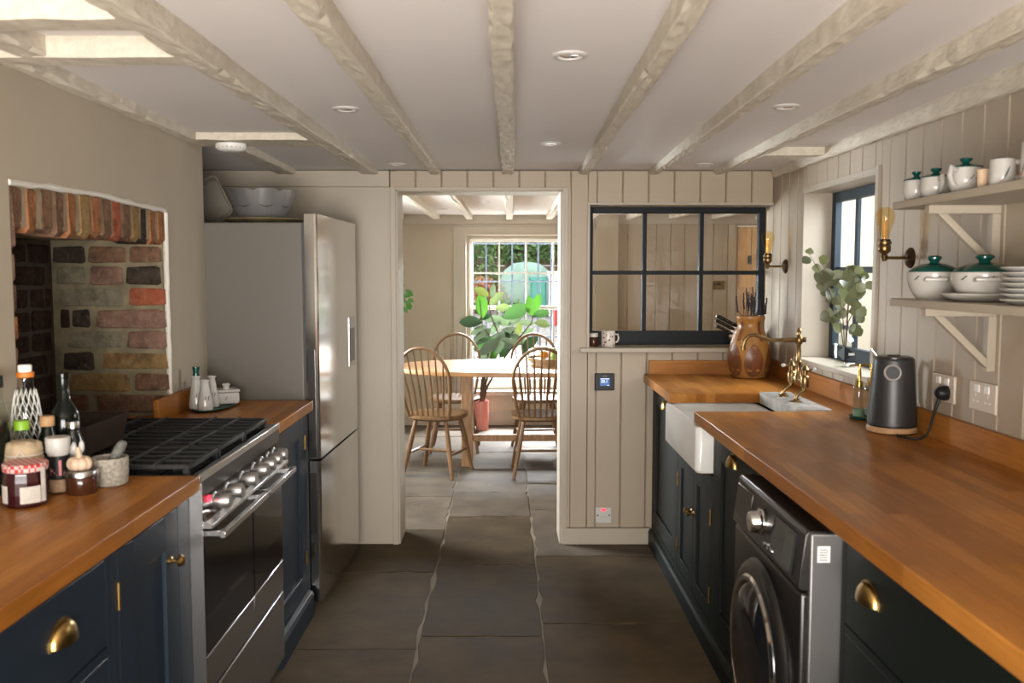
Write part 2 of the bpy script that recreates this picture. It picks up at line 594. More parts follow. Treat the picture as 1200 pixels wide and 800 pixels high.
M['hedge'] = mat('garden_foliage', (0.10, 0.17, 0.05), 0.8, var=0.5, vscale=9, bump=1, bscale=18)
M['hedge2'] = mat('garden_foliage_brownish', (0.14, 0.13, 0.06), 0.8, var=0.5, vscale=9, bump=1, bscale=18)
M['flower'] = mat('garden_blossom', (0.20, 0.16, 0.06), 0.8, vscale=14, var=.1, col2=(0.50, 0.14, 0.08))
M['gravel'] = mat('pale_gravel', (0.28, 0.26, 0.235), 0.9, var=0.5, vscale=22, bump=1, bscale=40)
M['fence'] = mat('weathered_fence', (0.22, 0.15, 0.095), 0.8, var=0.3, vscale=5, rand=0.2)
M['rail_blue'] = mat('blue_grey_railing_paint', (0.035, 0.05, 0.085), 0.5)
M['teal'] = mat('teal_plastic', (0.03, 0.20, 0.16), 0.5)
M['mint'] = mat('pale_mint_cover', (0.22, 0.32, 0.25), 0.7, var=0.2, vscale=5)
M['redbox'] = mat('red_plastic', (0.4, 0.03, 0.04), 0.5)
M['render_white'] = mat('white_rendered_wall', (0.45, 0.48, 0.50), 0.85)

# ================================================================== STRUCTURE
def struct(name, mb, m, **k):
    return mb.build(name, m, kind='structure', **k)


# ---- floor of flagstones
floor = struct('floor', MB().box(-2.3, 3.4, -1.4, 8.75, -0.08, -0.005), M['grout'])


def flag(x0, x1, y0, y1, m):
    g = 0.0022
    x0, x1, y0, y1 = x0 + g, x1 - g, y0 + g, y1 - g
    pts = []
    cs = [(x0, y0), (x1, y0), (x1, y1), (x0, y1)]
    for i in range(4):
        a, b = Vector((*cs[i], 0)), Vector((*cs[(i + 1) % 4], 0))
        k = 9
        d = (b - a).normalized()
        nrm = Vector((-d.y, d.x, 0))
        for j in range(k):
            p = a.lerp(b, j / k)
            if j:
                p += nrm * max(-0.001, random.uniform(-0.001, 0.003) + (0.012 if random.random() < 0.14 else 0)) + d * random.uniform(-0.02, 0.02)
            else:
                p += (d + nrm) * random.uniform(0, 0.004)
            pts.append((p.x, p.y))
    dz = random.uniform(-0.003, 0.001)
    MB().prism(pts, -0.03, dz).build('flagstone', m, floor, bev=0.002, seg=1)


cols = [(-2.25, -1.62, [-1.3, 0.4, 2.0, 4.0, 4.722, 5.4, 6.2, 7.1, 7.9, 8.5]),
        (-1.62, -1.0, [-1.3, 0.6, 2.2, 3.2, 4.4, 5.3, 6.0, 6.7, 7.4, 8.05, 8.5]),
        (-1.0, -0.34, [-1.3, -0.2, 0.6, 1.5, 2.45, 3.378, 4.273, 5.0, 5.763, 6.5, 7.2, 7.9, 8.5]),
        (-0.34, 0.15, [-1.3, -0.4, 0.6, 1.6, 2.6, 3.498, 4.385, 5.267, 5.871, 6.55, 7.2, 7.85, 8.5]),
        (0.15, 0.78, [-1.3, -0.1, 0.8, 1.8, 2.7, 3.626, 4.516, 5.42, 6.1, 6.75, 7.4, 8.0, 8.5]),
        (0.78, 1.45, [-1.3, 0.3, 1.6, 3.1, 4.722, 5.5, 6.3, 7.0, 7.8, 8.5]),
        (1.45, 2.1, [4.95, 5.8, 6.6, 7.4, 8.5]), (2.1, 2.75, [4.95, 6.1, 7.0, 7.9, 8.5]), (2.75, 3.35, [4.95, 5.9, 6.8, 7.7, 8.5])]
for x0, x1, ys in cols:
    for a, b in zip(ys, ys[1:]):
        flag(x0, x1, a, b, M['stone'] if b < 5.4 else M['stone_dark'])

# ---- kitchen ceiling, slightly falling towards the dining room, and its beams
ceiling = struct('ceiling', MB().prism([(-1.4, 2.042), (4.96, 1.967), (4.96, 2.12), (-1.4, 2.12)], -1.7, 1.6, 'x'), M['ceiling'])


def beam(pa, pb, zb=1.944, ztop=2.04, parent=ceiling, amp=0.0026, step=0.055):
    """hewn timber: pa, pb = ((xl, xr), y) at the two ends; edges chipped, underside uneven"""
    (l0, r0), y0 = pa
    (l1, r1), y1 = pb
    n = max(4, int(abs(y1 - y0) / step))
    vs, fs = [], []
    K = 10
    wl = wr = 0
    for i in range(n + 1):
        t = i / n
        y = y0 + (y1 - y0) * t
        wl = wl * .8 + random.uniform(-.0018, .0018)
        wr = wr * .8 + random.uniform(-.0018, .0018)
        l, r = l0 + (l1 - l0) * t + wl, r0 + (r1 - r0) * t + wr
        j = lambda a=amp: random.uniform(-a, a)
        c1 = .004 + (random.uniform(.002, .009) if random.random() < 0.22 else 0)
        c2 = .004 + (random.uniform(.002, .009) if random.random() < 0.22 else 0)
        w = r - l
        vs += [(l, y, ztop), (l + j(.001), y, zb + .035), (l + j(.0012), y, zb + c1 + j(.001)), (l + c1, y, zb + j(.0012))]
        vs += [(l + w * k, y, zb + j()) for k in (.35, .65)]
        vs += [(r - c2, y, zb + j(.0012)), (r + j(.0012), y, zb + c2 + j(.001)), (r + j(.001), y, zb + .035), (r, y, ztop)]
    for i in range(n):
        for k in range(K):
            k2 = (k + 1) % K
            fs.append((i * K + k, i * K + k2, i * K + K + k2, i * K + K + k))
    fs += [tuple(range(K)), tuple(range(n * K, n * K + K))]
    MB().add(vs, fs).build('beam', M['beam'], parent, smooth=False)


def long_beam(n0, n1, f0, f1, zb=1.944):
    k = lambda a, b, y: a + (b - a) * (y - 1.745) / (4.72 - 1.745)
    beam(((k(n0, f0, -1.28), k(n1, f1, -1.28)), -1.28), ((f0, f1), 4.72), zb)


long_beam(-0.787, -0.728, -0.735, -0.655)
long_beam(-0.412, -0.358, -0.385, -0.330)
long_beam(-0.034, 0.016, -0.019, 0.046)
long_beam(0.342, 0.393, 0.382, 0.430)
long_beam(0.708, 0.760, 0.745, 0.792)
long_beam(1.075, 1.130, 1.075, 1.125)
beam(((1.372, 1.402), -1.28), ((1.372, 1.402), 4.70), 1.930)           # along the right wall
beam(((-1.252, -1.205), -1.28), ((-1.252, -1.205), 3.60), 1.955)       # along the left wall


def cross(x0, x1, y0, y1, zb=1.95):
    n = max(2, int((x1 - x0) / 0.08))
    mb = MB()
    vs, fs = [], []
    for i in range(n + 1):
        x = x0 + (x1 - x0) * i / n
        j = lambda: random.uniform(-.003, .003)
        vs += [(x, y0, 2.04), (x, y0 + j(), zb + j()), (x, y1 + j(), zb + j()), (x, y1, 2.04)]
    for i in range(n):
        for k in range(4):
            k2 = (k + 1) % 4
            fs.append((i * 4 + k, i * 4 + k2, i * 4 + 4 + k2, i * 4 + 4 + k))
    fs += [(0, 1, 2, 3), tuple(range(n * 4, n * 4 + 4))]
    mb.add(vs, fs).build('beam', M['beam'], ceiling, smooth=False)


cross(-1.21, -0.78, 1.88, 1.97)
cross(-1.21, -0.78, 2.20, 2.28)
cross(-1.25, -0.74, 3.58, 3.76, 1.955)
cross(1.115, 1.376, 3.93, 4.02, 1.945)
beam(((-1.16, -1.09), 1.97), ((-1.16, -1.09), 2.20), 1.95)
beam(((-1.17, -1.08), 3.76), ((-1.17, -1.08), 4.72), 1.945)

# ---- walls of the kitchen
OY0, OY1, OZ = 2.31, 3.362, 1.662         # brick opening in the left wall
mb = MB()
mb.box(-1.70, -1.25, -1.3, OY0, 0, 2.06).box(-1.70, -1.25, OY1, 3.79, 0, 2.03).box(-1.70, -1.25, OY0, OY1, OZ + 0.01, 2.05)
wall_left = struct('wall_left', mb, M['plaster'], smooth=False)
struct('wall_alcove', MB().box(-1.76, -1.66, 3.79, 4.722, 0, 2.02), M['plaster'])
MB().box(-1.74, -1.668, OY0 - .01, OY1 + .01, 0, OZ + .01).build('mortar', M['soot'], wall_left)
MB().box(-1.672, -1.262, OY1 - .012, OY1 + .02, 0, OZ).build('mortar', M['mortar'], wall_left)
MB().box(-1.672, -1.29, OY0 - .02, OY0 + .004, 0, OZ).build('mortar', M['soot'], wall_left)
MB().box(-1.672, -1.256, OY0 - .02, OY1 + .02, 1.558, OZ + .012).build('mortar', M['pale_mortar'], wall_left)
# plaster lip around the opening, uneven
lip = MB()
pts = [(OY1 + .004 + random.uniform(-.003, .003), 0.86 + .05 * i) for i in range(17)]
lip.tube([(-1.252, y, z) for y, z in pts], [random.uniform(.007, .011) for _ in pts], 8)
top = [(OY0 + (OY1 - OY0) * i / 20, OZ + .006 + .012 * math.sin(PI * i / 20) * (1 if i < 12 else .5) + random.uniform(-.002, .002)) for i in range(21)]
lip.tube([(-1.253, y, z) for y, z in top], [random.uniform(.006, .010) for _ in top], 8)
lip.build('plaster_edge', M['plaster_edge'], wall_left)


def rough_brick(k):
    """unit brick with worn uneven faces, three variants share their mesh"""
    bm = bmesh.new()
    bmesh.ops.create_cube(bm, size=1)
    bmesh.ops.bevel(bm, geom=bm.edges[:], offset=0.09, segments=1, affect='EDGES')
    rr = random.Random(k)
    for v in bm.verts:
        v.co += Vector((rr.uniform(-.035, .035), rr.uniform(-.035, .035), rr.uniform(-.05, .05)))
    me = bpy.data.meshes.new('brick')
    bm.to_mesh(me)
    bm.free()
    for p in me.polygons:
        p.use_smooth = False
    return me


variants = {}
for c, m in BR.items():
    variants[c] = []
    for k in range(3):
        me = rough_brick(hash(c) % 7 * 0 + k + 11)
        me.materials.append(m)
        variants[c].append(me)


def brick(c, x0, x1, y0, y1, z0, z1):
    piece(random.choice(variants[c]), 'brick', wall_left, ((x0 + x1) / 2, (y0 + y1) / 2, (z0 + z1) / 2), (0, 0, 0), (x1 - x0, y1 - y0, z1 - z0))


# arch of bricks on edge
sol = ['brown', 'orange', 'brown', 'brown', 'orange', 'yellow', 'orange', 'brown', 'red', 'brown', 'yellow', 'black', 'orange', 'orange']
for i, c in enumerate(sol):
    y = OY0 + .004 + i * (OY1 - OY0 - .006) / 14
    zt = OZ + .004 + .012 * math.sin(PI * (i + .5) / 14) * (1 if i < 9 else .5)
    brick(c, -1.37, -1.2525, y + .0085, y + .0655, 1.547 + random.uniform(-.005, .005), zt)
# far cheek of the recess, facing the viewer
X0 = -1.66
rows = [(1.474, 1.535, [('black', 0.0, .12, ), ('brown', .13, .27), ('brown', .28, .40)]),
        (1.395, 1.462, [('grey', .01, .12), ('pink', .135, .255), ('black', .265, .395)]),
        (1.316, 1.382, [('grey', .015, .255), ('red', .275, .408)]),
        (1.237, 1.303, [('sooty', .02, .055), ('black', .062, .130), ('pink', .150, .408)]),
        (1.158, 1.224, [('grey', .045, .245), ('pink', .262, .408)]),
        (1.079, 1.145, [('black', .025, .140), ('yellow', .165, .410)]),
        (1.000, 1.066, [('yellow', .03, .27), ('brown', .285, .410)]),
        (0.921, 0.987, [('brown', .02, .115), ('brown', .15, .410)]),
        (0.842, 0.908, [('yellow', .02, .22), ('orange', .235, .408)]),
        (0.763, 0.829, [('brown', .02, .115), ('brown', .15, .410)])]
for z0, z1, bs in rows:
    for c, a, b in bs:
        j = random.uniform(-.004, .004)
        brick(c, X0 + a, X0 + b - .004, OY1 - .0175 + j * .7, OY1 + .03, z0 + random.uniform(-.003, .003), z1)
# sooty back of the recess
for r in range(11):
    z0 = 0.763 + r * .079
    y = OY0 + .02 - (.11 if r % 2 else 0)
    while y < OY1 - .04:
        ln = .215 if random.random() < .7 else .105
        a, b = max(y, OY0 + .01), min(y + ln, OY1 - .03)
        if b - a > .04:
            brick('sooty', -1.73, -1.662 + random.uniform(-.004, .006), a + .006, b - .006, z0, z0 + .066)
        y += ln
# near jamb: brick ends flush with the plaster
for r in range(10):
    z0 = 0.79 + r * .079
    brick(['pale', 'pink', 'orange', 'brown'][r % 4], -1.36, -1.254, OY0 - .003, OY0 + .022 + random.uniform(-.004, .012), z0, z0 + .068)

# back wall between kitchen and dining room
BY = 4.722
mb = MB()
mb.box(-1.76, -0.5675, BY, 4.95, 0, 1.882).box(-1.76, -0.5985, BY, 4.95, 1.882, 1.966)
wall_back_plain = struct('wall_back_left', mb, M['trim'], bev=0.004)
DX0, DX1, DZ = -0.567, 0.297, 1.868
WX0, WX1, WZ0, WZ1 = 0.436, 1.40, 1.048, 1.790
mb = MB()
mb.box(DX0, DX1, BY + .014, 4.95, DZ, 1.966).box(DX1, WX0, BY + .014, 4.95, 0, 1.966)
mb.box(WX0, 1.62, BY + .014, 4.95, 0, WZ0 - .02).box(WX0, WX1 - .012, BY + .014, 4.95, WZ1 + .008, 1.966)
wall_back = struct('wall_back', mb, M['board'])


def board_mesh(w, name='board'):
    mb = MB().prism([(-w / 2 + .001, .014), (-w / 2 + .001, .006), (-w / 2 + .006, 0), (w / 2 - .006, 0), (w / 2 - .001, .006), (w / 2 - .001, .014)], 0, 1, 'z')
    me = bpy.data.meshes.new(name)
    me.from_pydata([tuple(v) for v in mb.v], [], mb.f)
    bm = bmesh.new()
    bm.from_mesh(me)
    bmesh.ops.recalc_face_normals(bm, faces=bm.faces)
    bm.to_mesh(me)
    bm.free()
    me.materials.append(M['board'])
    return me


BW = 0.134
bmesh_back = board_mesh(BW)


def back_boards(parent, x0, x1, z0, z1, y, me=bmesh_back, w=BW, origin=-0.597, rz=0):
    k = math.floor((x0 - origin) / w)
    while origin + k * w < x1 - .004:
        a, b = max(x0, origin + k * w), min(x1, origin + (k + 1) * w)
        if b - a > .008:
            piece(me, 'board', parent, ((a + b) / 2, y, z0), (0, 0, 0), ((b - a) / w, 1, z1 - z0))
        k += 1


back_boards(wall_back, -0.5969, WX0 - .006, DZ + .012, 1.962, BY)
back_boards(wall_back, WX0 - .006, 1.392, WZ1 + .010, 1.962, BY)
back_boards(wall_back, DX1 + .03, WX0 - .004, 0.09, DZ + .012, BY)
back_boards(wall_back, WX0 - .004, 1.385, 0.09, WZ0 - .026, BY)
# door lining and casing of the opening
mb = MB()
mb.box(DX0 - .028, DX0, BY - .008, BY + .004, 0, DZ + .012).box(DX1, DX1 + .030, BY - .008, BY + .010, 0, DZ + .012).box(DX0, DX1, BY - .008, BY + .010, DZ - .004, DZ + .012)
mb.box(DX0 - .001, DX0 + .010, BY + .004, 4.96, 0, DZ).box(DX1 - .010, DX1 + .001, BY + .004, 4.96, 0, DZ).box(DX0, DX1, BY + .004, 4.96, DZ - .010, DZ + .001)
struct('trim_1', mb, M['trim'], bev=0.002)
struct('baseboard_back', MB().box(DX1 + .002, 0.768, BY - .016, BY + .014, 0, 0.088), M['trim'], bev=0.004)

# right wall: boards with beaded joints
RX = 1.40
VY0, VY1, VZ0, VZ1 = 3.420, 4.262, 1.042, 1.815
mb = MB()
mb.box(RX + .014, 1.62, -1.3, VY0, 0, 2.05).box(RX + .014, 1.62, VY1, 4.95, 0, 2.0).box(RX + .014, 1.62, VY0, VY1, 0, VZ0 - .02).box(RX + .014, 1.62, VY0, VY1, VZ1, 2.01)
wall_right = struct('wall_right', mb, M['board'])
RW = 0.1295
bmesh_right = board_mesh(RW)


def right_board(y0, y1, z0, z1):
    if y1 - y0 > .008:
        piece(bmesh_right, 'board', wall_right, (RX, (y0 + y1) / 2, z0), (0, 0, R(-90)), ((y1 - y0) / RW, 1, z1 - z0))


k = -29
while True:
    a, b = 2.540 + k * RW, 2.540 + (k + 1) * RW
    k += 1
    if a > 4.93:
        break
    b = min(b, 4.94)
    zc = 1.99 if b < 3.2 else 1.978
    if b <= VY0 - .03 or a >= VY1:
        right_board(a, b, 0.02, zc)
    else:
        lo, hi = max(a, VY0 - .03), min(b, VY1)
        right_board(lo, hi, 0.02, VZ0 - .022)
        right_board(lo, hi, VZ1 + .02, zc)
        right_board(a, lo, 0.02, zc)
        right_board(hi, b, 0.02, zc)
# reveal boards, casing and sill of the side window
mb = MB()
mb.box(RX - .012, RX + .014, VY0 - .030, VY0, VZ0 - .02, VZ1 + .024)
mb.box(RX - .006, RX + .014, VY0, VY1 + .008, VZ1, VZ1 + .020)
mb.box(RX - .003, 1.60, VY0, VY0 + .008, VZ0, VZ1).box(RX - .003, 1.60, VY1 - .004, VY1 + .008, VZ0, VZ1).box(RX - .003, 1.60, VY0, VY1, VZ1 - .006, VZ1 + .002)
struct('trim_2', mb, M['trim'], bev=0.002)
sill_right = struct('trim_3', MB().box(RX - .028, 1.60, VY0 - .025, VY1 + .02, VZ0 - .022, VZ0), M['trim'], bev=0.004)

# wall behind the viewer with glazed doors
FX0, FX1, FZ0, FZ1 = -1.2, 0.8, 0.25, 1.90
mb = MB()
mb.box(-1.7, FX0, -.92, -.8, 0, 2.06).box(FX1, 1.62, -.92, -.8, 0, 2.06).box(FX0, FX1, -.92, -.8, 0, FZ0).box(FX0, FX1, -.92, -.8, FZ1, 2.06)
struct('wall_front', mb, M['plaster'])


def bars(mb, axis, plane0, plane1, xs, zs, u0, u1, z0, z1, t):
    """a grid of glazing bars in the plane normal to axis"""
    for u in xs:
        (mb.box(u - t / 2, u + t / 2, plane0, plane1, z0, z1) if axis == 'y' else mb.box(plane0, plane1, u - t / 2, u + t / 2, z0, z1))
    for z in zs:
        (mb.box(u0, u1, plane0 + .0012, plane1 - .0012, z - t / 2, z + t / 2) if axis == 'y' else mb.box(plane0 + .0012, plane1 - .0012, u0, u1, z - t / 2, z + t / 2))


def frame(mb, axis, p0, p1, u0, u1, z0, z1, t, tb=None):
    tb = tb or t
    if axis == 'y':
        mb.box(u0, u0 + t, p0, p1, z0, z1).box(u1 - t, u1, p0, p1, z0, z1).box(u0 + t, u1 - t, p0, p1, z0, z0 + tb).box(u0 + t, u1 - t, p0, p1, z1 - t, z1)
    else:
        mb.box(p0, p1, u0, u0 + t, z0, z1).box(p0, p1, u1 - t, u1, z0, z1).box(p0, p1, u0 + t, u1 - t, z0, z0 + tb).box(p0, p1, u0 + t, u1 - t, z1 - t, z1)


mb = MB()
frame(mb, 'y', -.90, -.84, FX0, FX1, FZ0, FZ1, .07)
w4 = struct('window_4', mb, M['trim_white'], bev=.003)
mb = MB()
bars(mb, 'y', -.88, -.85, [-.7, -.2, .3], [.8, 1.35], FX0, FX1, FZ0, FZ1, .035)
mb.build('glazing_bars', M['trim_white'], w4)

# ---- internal window: six panes in a dark frame, set back in the wall
mb = MB()
frame(mb, 'y', 4.885, 4.935, WX0 + .004, WX1 - .002, WZ0 + .002, WZ1, .032, .075)
w1 = struct('window_1', mb, M['dark_frame'], bev=.003)
PX = [WX0 + .036, 0.751, 1.058, WX1 - .034]
PZ = [WZ0 + .077, 1.440, WZ1 - .032]
mb = MB()
bars(mb, 'y', 4.888, 4.930, PX[1:3], [PZ[1]], PX[0], PX[3], PZ[0], PZ[2], .022)
mb.build('glazing_bars', M['dark_frame'], w1, bev=.002)
for i in range(3):
    for j in range(2):
        MB().box(PX[i] - .002, PX[i + 1] + .002, 4.908, 4.911, PZ[j] - .002, PZ[j + 1] + .002).build('pane', M['pane_indoor'], w1)
struct('trim_4', MB().box(WX0 - .045, 1.375, 4.695, 4.89, WZ0 - .024, WZ0), M['trim'], bev=.004)
struct('trim_5', MB().box(WX0 - .010, WX0 + .004, BY - .006, 4.89, WZ0, WZ1).box(WX0 - .010, 1.392, BY - .006, 4.89, WZ1, WZ1 + .012), M['trim'], bev=.002)

# ---- side window: slate-blue frame
mb = MB()
frame(mb, 'x', 1.530, 1.562, VY0 + .008, VY1 - .004, VZ0, VZ1 - .006, .045, .065)
w3 = struct('window_3', mb, M['blue_frame'], bev=.003)
mb = MB()
bars(mb, 'x', 1.540, 1.557, [3.705, 3.985], [1.452], VY0 + .05, VY1 - .04, VZ0 + .03, VZ1 - .03, .028)
mb.build('glazing_bars', M['blue_frame'], w3, bev=.002)
ys = [VY0 + .053, 3.705, 3.985, VY1 - .049]
zs = [VZ0 + .065, 1.452, VZ1 - .05]
for i in range(3):
    for j in range(2):
        MB().box(1.547, 1.550, ys[i] - .002, ys[i + 1] + .002, zs[j] - .002, zs[j + 1] + .002).build('pane', M['glass'], w3)
struct('wall_lightwell', MB().box(2.9, 3.0, 1.5, 4.95, -.2, 2.9).box(1.62, 2.9, 1.4, 1.5, -.2, 2.9), M['render_white'])
struct('ground_lightwell', MB().box(1.62, 2.9, 1.5, 4.95, -.2, .35), M['gravel'])

# ---- dining room shell
DY = 8.5
mb = MB()
mb.box(-2.35, -2.2, 4.95, 5.6, 0, 2.05).box(-2.35, -2.2, 7.4, DY + .25, 0, 2.05).box(-2.35, -2.2, 5.6, 7.4, 0, .9).box(-2.35, -2.2, 5.6, 7.4, 1.85, 2.05)
struct('wall_dining_left', mb, M['plaster'])
struct('wall_dining_right', MB().box(3.3, 3.45, 4.95, DY + .25, 0, 2.05), M['plaster'])
struct('wall_dining_front', MB().box(-2.2, -1.76, 4.85, 4.95, 0, 2.05).box(1.62, 3.3, 4.85, 4.95, 0, 3.0), M['plaster'])
mb = MB()
frame(mb, 'x', -2.31, -2.25, 5.6, 7.4, .9, 1.85, .05)
w5 = struct('added_window', mb, M['trim_white'], bev=.003)  # unseen window, added only to let the dining fill lamp in
mb = MB()
bars(mb, 'x', -2.29, -2.26, [6.05, 6.5, 6.95], [1.375], 5.62, 7.38, .92, 1.83, .02)
mb.build('glazing_bars', M['trim_white'], w5)
GX0, GX1, GZ0, GZ1 = -0.375, 0.775, 0.30, 1.80
mb = MB()
mb.box(-2.2, GX0, DY, DY + .25, 0, 2.05).box(GX1, 2.17, DY, DY + .25, 0, 2.05).box(GX0, GX1, DY, DY + .25, 0, GZ0).box(GX0, GX1, DY, DY + .25, GZ1, 2.05)
mb.box(2.17, 3.3, DY + .02, DY + .25, 1.88, 2.05).box(3.0, 3.3, DY, DY + .25, 0, 1.88)
mb.box(0.84, 1.05, DY - .07, DY, 0, 2.0)
wall_dining_back = struct('wall_dining_back', mb, M['plaster'])
back_boards(wall_dining_back, 1.05, 2.16, .10, 1.93, DY - .014)
struct('baseboard_dining', MB().box(-2.2, 0.84, DY - .02, DY, 0, .14), M['trim'], bev=.004)
dceil = struct('ceiling_dining', MB().box(-2.3, 3.4, 4.961, DY + .25, 1.975, 2.12), M['ceiling'])
for x in (-2.1, -1.75, -1.38, -1.02, -.69, -.38, -.01, .36, .73, 1.1, 1.5, 1.9, 2.3, 2.7, 3.1):
    beam(((x, x + .06), 4.96), ((x + .02, x + .08), DY - .02), 1.93, 1.98, dceil, step=.3)
struct('trim_6', MB().box(-2.2, 3.3, DY - .03, DY, 1.89, 1.975).box(GX0 - .13, GX1 + .13, DY - .02, DY, 1.82, 1.89), M['trim'], bev=.003)
# door far right of the dining room, planked pine
d1 = struct('door_1', MB().box(2.18, 2.99, DY + .05, DY + .07, 0.01, 1.87), M['pine'])
for i in range(6):
    MB().box(2.185 + i * .134, 2.185 + i * .134 + .130, DY + .03, DY + .05, .01, 1.87).build('plank', M['pine'], d1, bev=.004, seg=1)
MB().box(2.2, 2.97, DY + .015, DY + .03, 1.30, 1.42).build('ledge', M['pine'], d1, bev=.003)
MB().cyl((2.30, DY + .03, 1.56), (2.30, DY - .01, 1.56), .012).box(2.285, 2.315, DY + .012, DY + .03, 1.52, 1.60).build('latch', M['iron'], d1)

# sash window of the dining room
mb = MB()
frame(mb, 'y', DY + .06, DY + .16, GX0, GX1, GZ0, GZ1, .045)
mb.box(GX0 - .11, GX0 + .01, DY - .025, DY + .08, 0.14, GZ1 + .07).box(GX1 - .01, GX1 + .07, DY - .025, DY + .08, 0.14, GZ1 + .07).box(GX0, GX1, DY - .025, DY + .08, GZ1 - .01, GZ1 + .07)
mb.box(GX0, GX1, DY - .07, DY + .10, GZ0 - .01, GZ0 + .03)
w2 = struct('window_2', mb, M['trim'], bev=.004)
for nm, y0, z0, z1, rz in (('upper_sash', DY + .115, 1.09, GZ1 - .045, 1.436), ('lower_sash', DY + .08, GZ0 + .045, 1.125, .73)):
    mb = MB()
    frame(mb, 'y', y0, y0 + .035, GX0 + .04, GX1 - .04, z0, z1, .026, .032 if z0 > 1 else .085)
    s_ = mb.build(nm, M['trim_white'], w2, bev=.002)
    xs = [GX0 + .06 + i * (GX1 - GX0 - .12) / 4 for i in range(5)]
    mb = MB()
    bars(mb, 'y', y0 + .004, y0 + .030, xs[1:4], [rz], GX0 + .05, GX1 - .05, z0 + .01, z1 - .01, .017)
    mb.build('glazing_bars', M['trim_white'], s_)
    zs = [z0 + (.03 if z0 > 1 else .083), rz, z1 - .024]
    for i in range(4):
        for j in range(2):
            MB().box(xs[i], xs[i + 1], y0 + .016, y0 + .018, zs[j], zs[j + 1]).build('pane', M['glass'], s_)

# ================================================================== FITTED FURNITURE
WT = 0.910


def fb(mb, xf, s, d0, d1, y0, y1, z0, z1):
    a, b = xf + s * d0, xf + s * d1
    return mb.box(min(a, b), max(a, b), y0, y1, z0, z1)


def cup_handle(parent, xf, s, y, z, wdt=.088, m='brass'):
    mb = MB()
    vs, fs = [], []
    a, h, D, nu, nv = wdt / 2, .042, .024, 18, 8
    for i in range(nv + 1):
        th = (PI / 2) * i / nv
        for j in range(nu + 1):
            ph = PI * j / nu
            vs.append((xf + s * D * math.cos(th) ** .7 * math.sin(ph), y + a * math.cos(th) ** .8 * math.cos(ph), z - .012 + h * math.sin(th)))
    for i in range(nv):
        for j in range(nu):
            q = i * (nu + 1) + j
            fs.append((q, q + 1, q + nu + 2, q + nu + 1))
    mb.add(vs, fs)
    mb.prism([(y + (a + .005) * math.cos(PI * i / 16), z - .014 + (h + .006) * math.sin(PI * i / 16) ** .8) for i in range(17)], xf, xf + s * .002, 'x')
    return mb.build('cup_handle', M[m], parent, w=True)


def knob(parent, xf, s, y, z, m='brass', r=.014):
    mb = MB().lathe([(r * .75, 0), (r * .75, .003), (r * .35, .006), (r * .35, .016), (r, .022), (r * 1.05, .028), (r * .7, .034), (0, .035)], 16, (xf, y, z), 'x' if s > 0 else '-x')
    return mb.build('knob', M[m], parent, w=True)


def hinge(parent, xf, s, y, z):
    mb = MB().cyl((xf + s * .003, y, z - .03), (xf + s * .003, y, z + .03), .0045, n=10)
    return mb.build('hinge', M['brass'], parent, w=True)


def shaker(parent, xf, s, y0, y1, z0, z1, m, name='door', st=.062, g=.0022):
    y0, y1, z0, z1 = y0 + g, y1 - g, z0 + g, z1 - g
    mb = MB()
    fb(mb, xf, s, -.018, 0, y0, y0 + st, z0, z1)
    fb(mb, xf, s, -.018, 0, y1 - st, y1, z0, z1)
    fb(mb, xf, s, -.018, 0, y0 + st, y1 - st, z0, z0 + st)
    fb(mb, xf, s, -.018, 0, y0 + st, y1 - st, z1 - st, z1)
    d = mb.build(name, m, parent, bev=.0015, seg=1, w=True)
    mb = MB()
    fb(mb, xf, s, -.018, -.010, y0 + st - .002, y1 - st + .002, z0 + st - .002, z1 - st + .002)
    mb.build('panel', m, d, w=True)
    return d


def slab(parent, xf, s, y0, y1, z0, z1, m, name='drawer', g=.0022):
    mb = MB()
    fb(mb, xf, s, -.018, 0, y0 + g, y1 - g, z0 + g, z1 - g)
    return mb.build(name, m, parent, bev=.002, seg=1, w=True)


def carcass(t, xf, s, y0, y1, z0, z1, depth, m, openings):
    """body set back behind a face frame that leaves the openings free"""
    mb = MB()
    fb(mb, xf, s, -depth, -.0195, y0, y1, z0, z1)
    mb.build('carcass', m, t, w=True)
    mb = MB()
    ys = sorted(set([y0, y1] + [v for o in openings for v in o[:2]]))
    zs = sorted(set([z0, z1] + [v for o in openings for v in o[2:]]))
    for a, b in zip(ys, ys[1:]):
        for c, d in zip(zs, zs[1:]):
            my, mz = (a + b) / 2, (c + d) / 2
            if not any(o[0] < my < o[1] and o[2] < mz < o[3] for o in openings):
                fb(mb, xf, s, -.0195, 0, a, b, c, d)
    mb.build('face_frame', m, t, w=True)


NV, NV_SHADED = M['navy'], M['navy_shaded']
LF, RF = -0.832, 0.775
# --- left run
t = thing('drawer_cabinet', 'navy cabinet with brass cup-handled drawers under the left oak worktop', 'cabinet', (-1.03, 1.3, 0))
carcass(t, LF, 1, .42, 1.872, .09, .868, .42, NV, [(1.385, 1.848, .660, .848), (1.385, 1.848, .115, .640), (.46, 1.36, .115, .848)])
d = slab(t, LF, 1, 1.385, 1.848, .660, .848, NV)
cup_handle(d, LF, 1, 1.656, .761)
d = slab(t, LF, 1, 1.385, 1.848, .115, .640, NV)
cup_handle(d, LF, 1, 1.656, .50)
d = shaker(t, LF, 1, .46, 1.36, .115, .848, NV)
knob(d, LF, 1, 1.30, .74)
MB().box(-1.2, -.86, .42, 1.872, 0, .09).build('plinth', NV, t, w=True)
t = thing('door_cabinet', 'navy single-door cabinet with small brass knob beside the range cooker', 'cabinet', (-1.03, 2.12, 0))
carcass(t, LF, 1, 1.874, 2.340, .09, .868, .42, NV, [(1.902, 2.262, .115, .848)])
d = shaker(t, LF, 1, 1.902, 2.262, .115, .848, NV, st=.085)
knob(d, LF, 1, 2.205, .727)
hinge(d, LF, 1, 1.899, .749)
hinge(d, LF, 1, 1.899, .25)
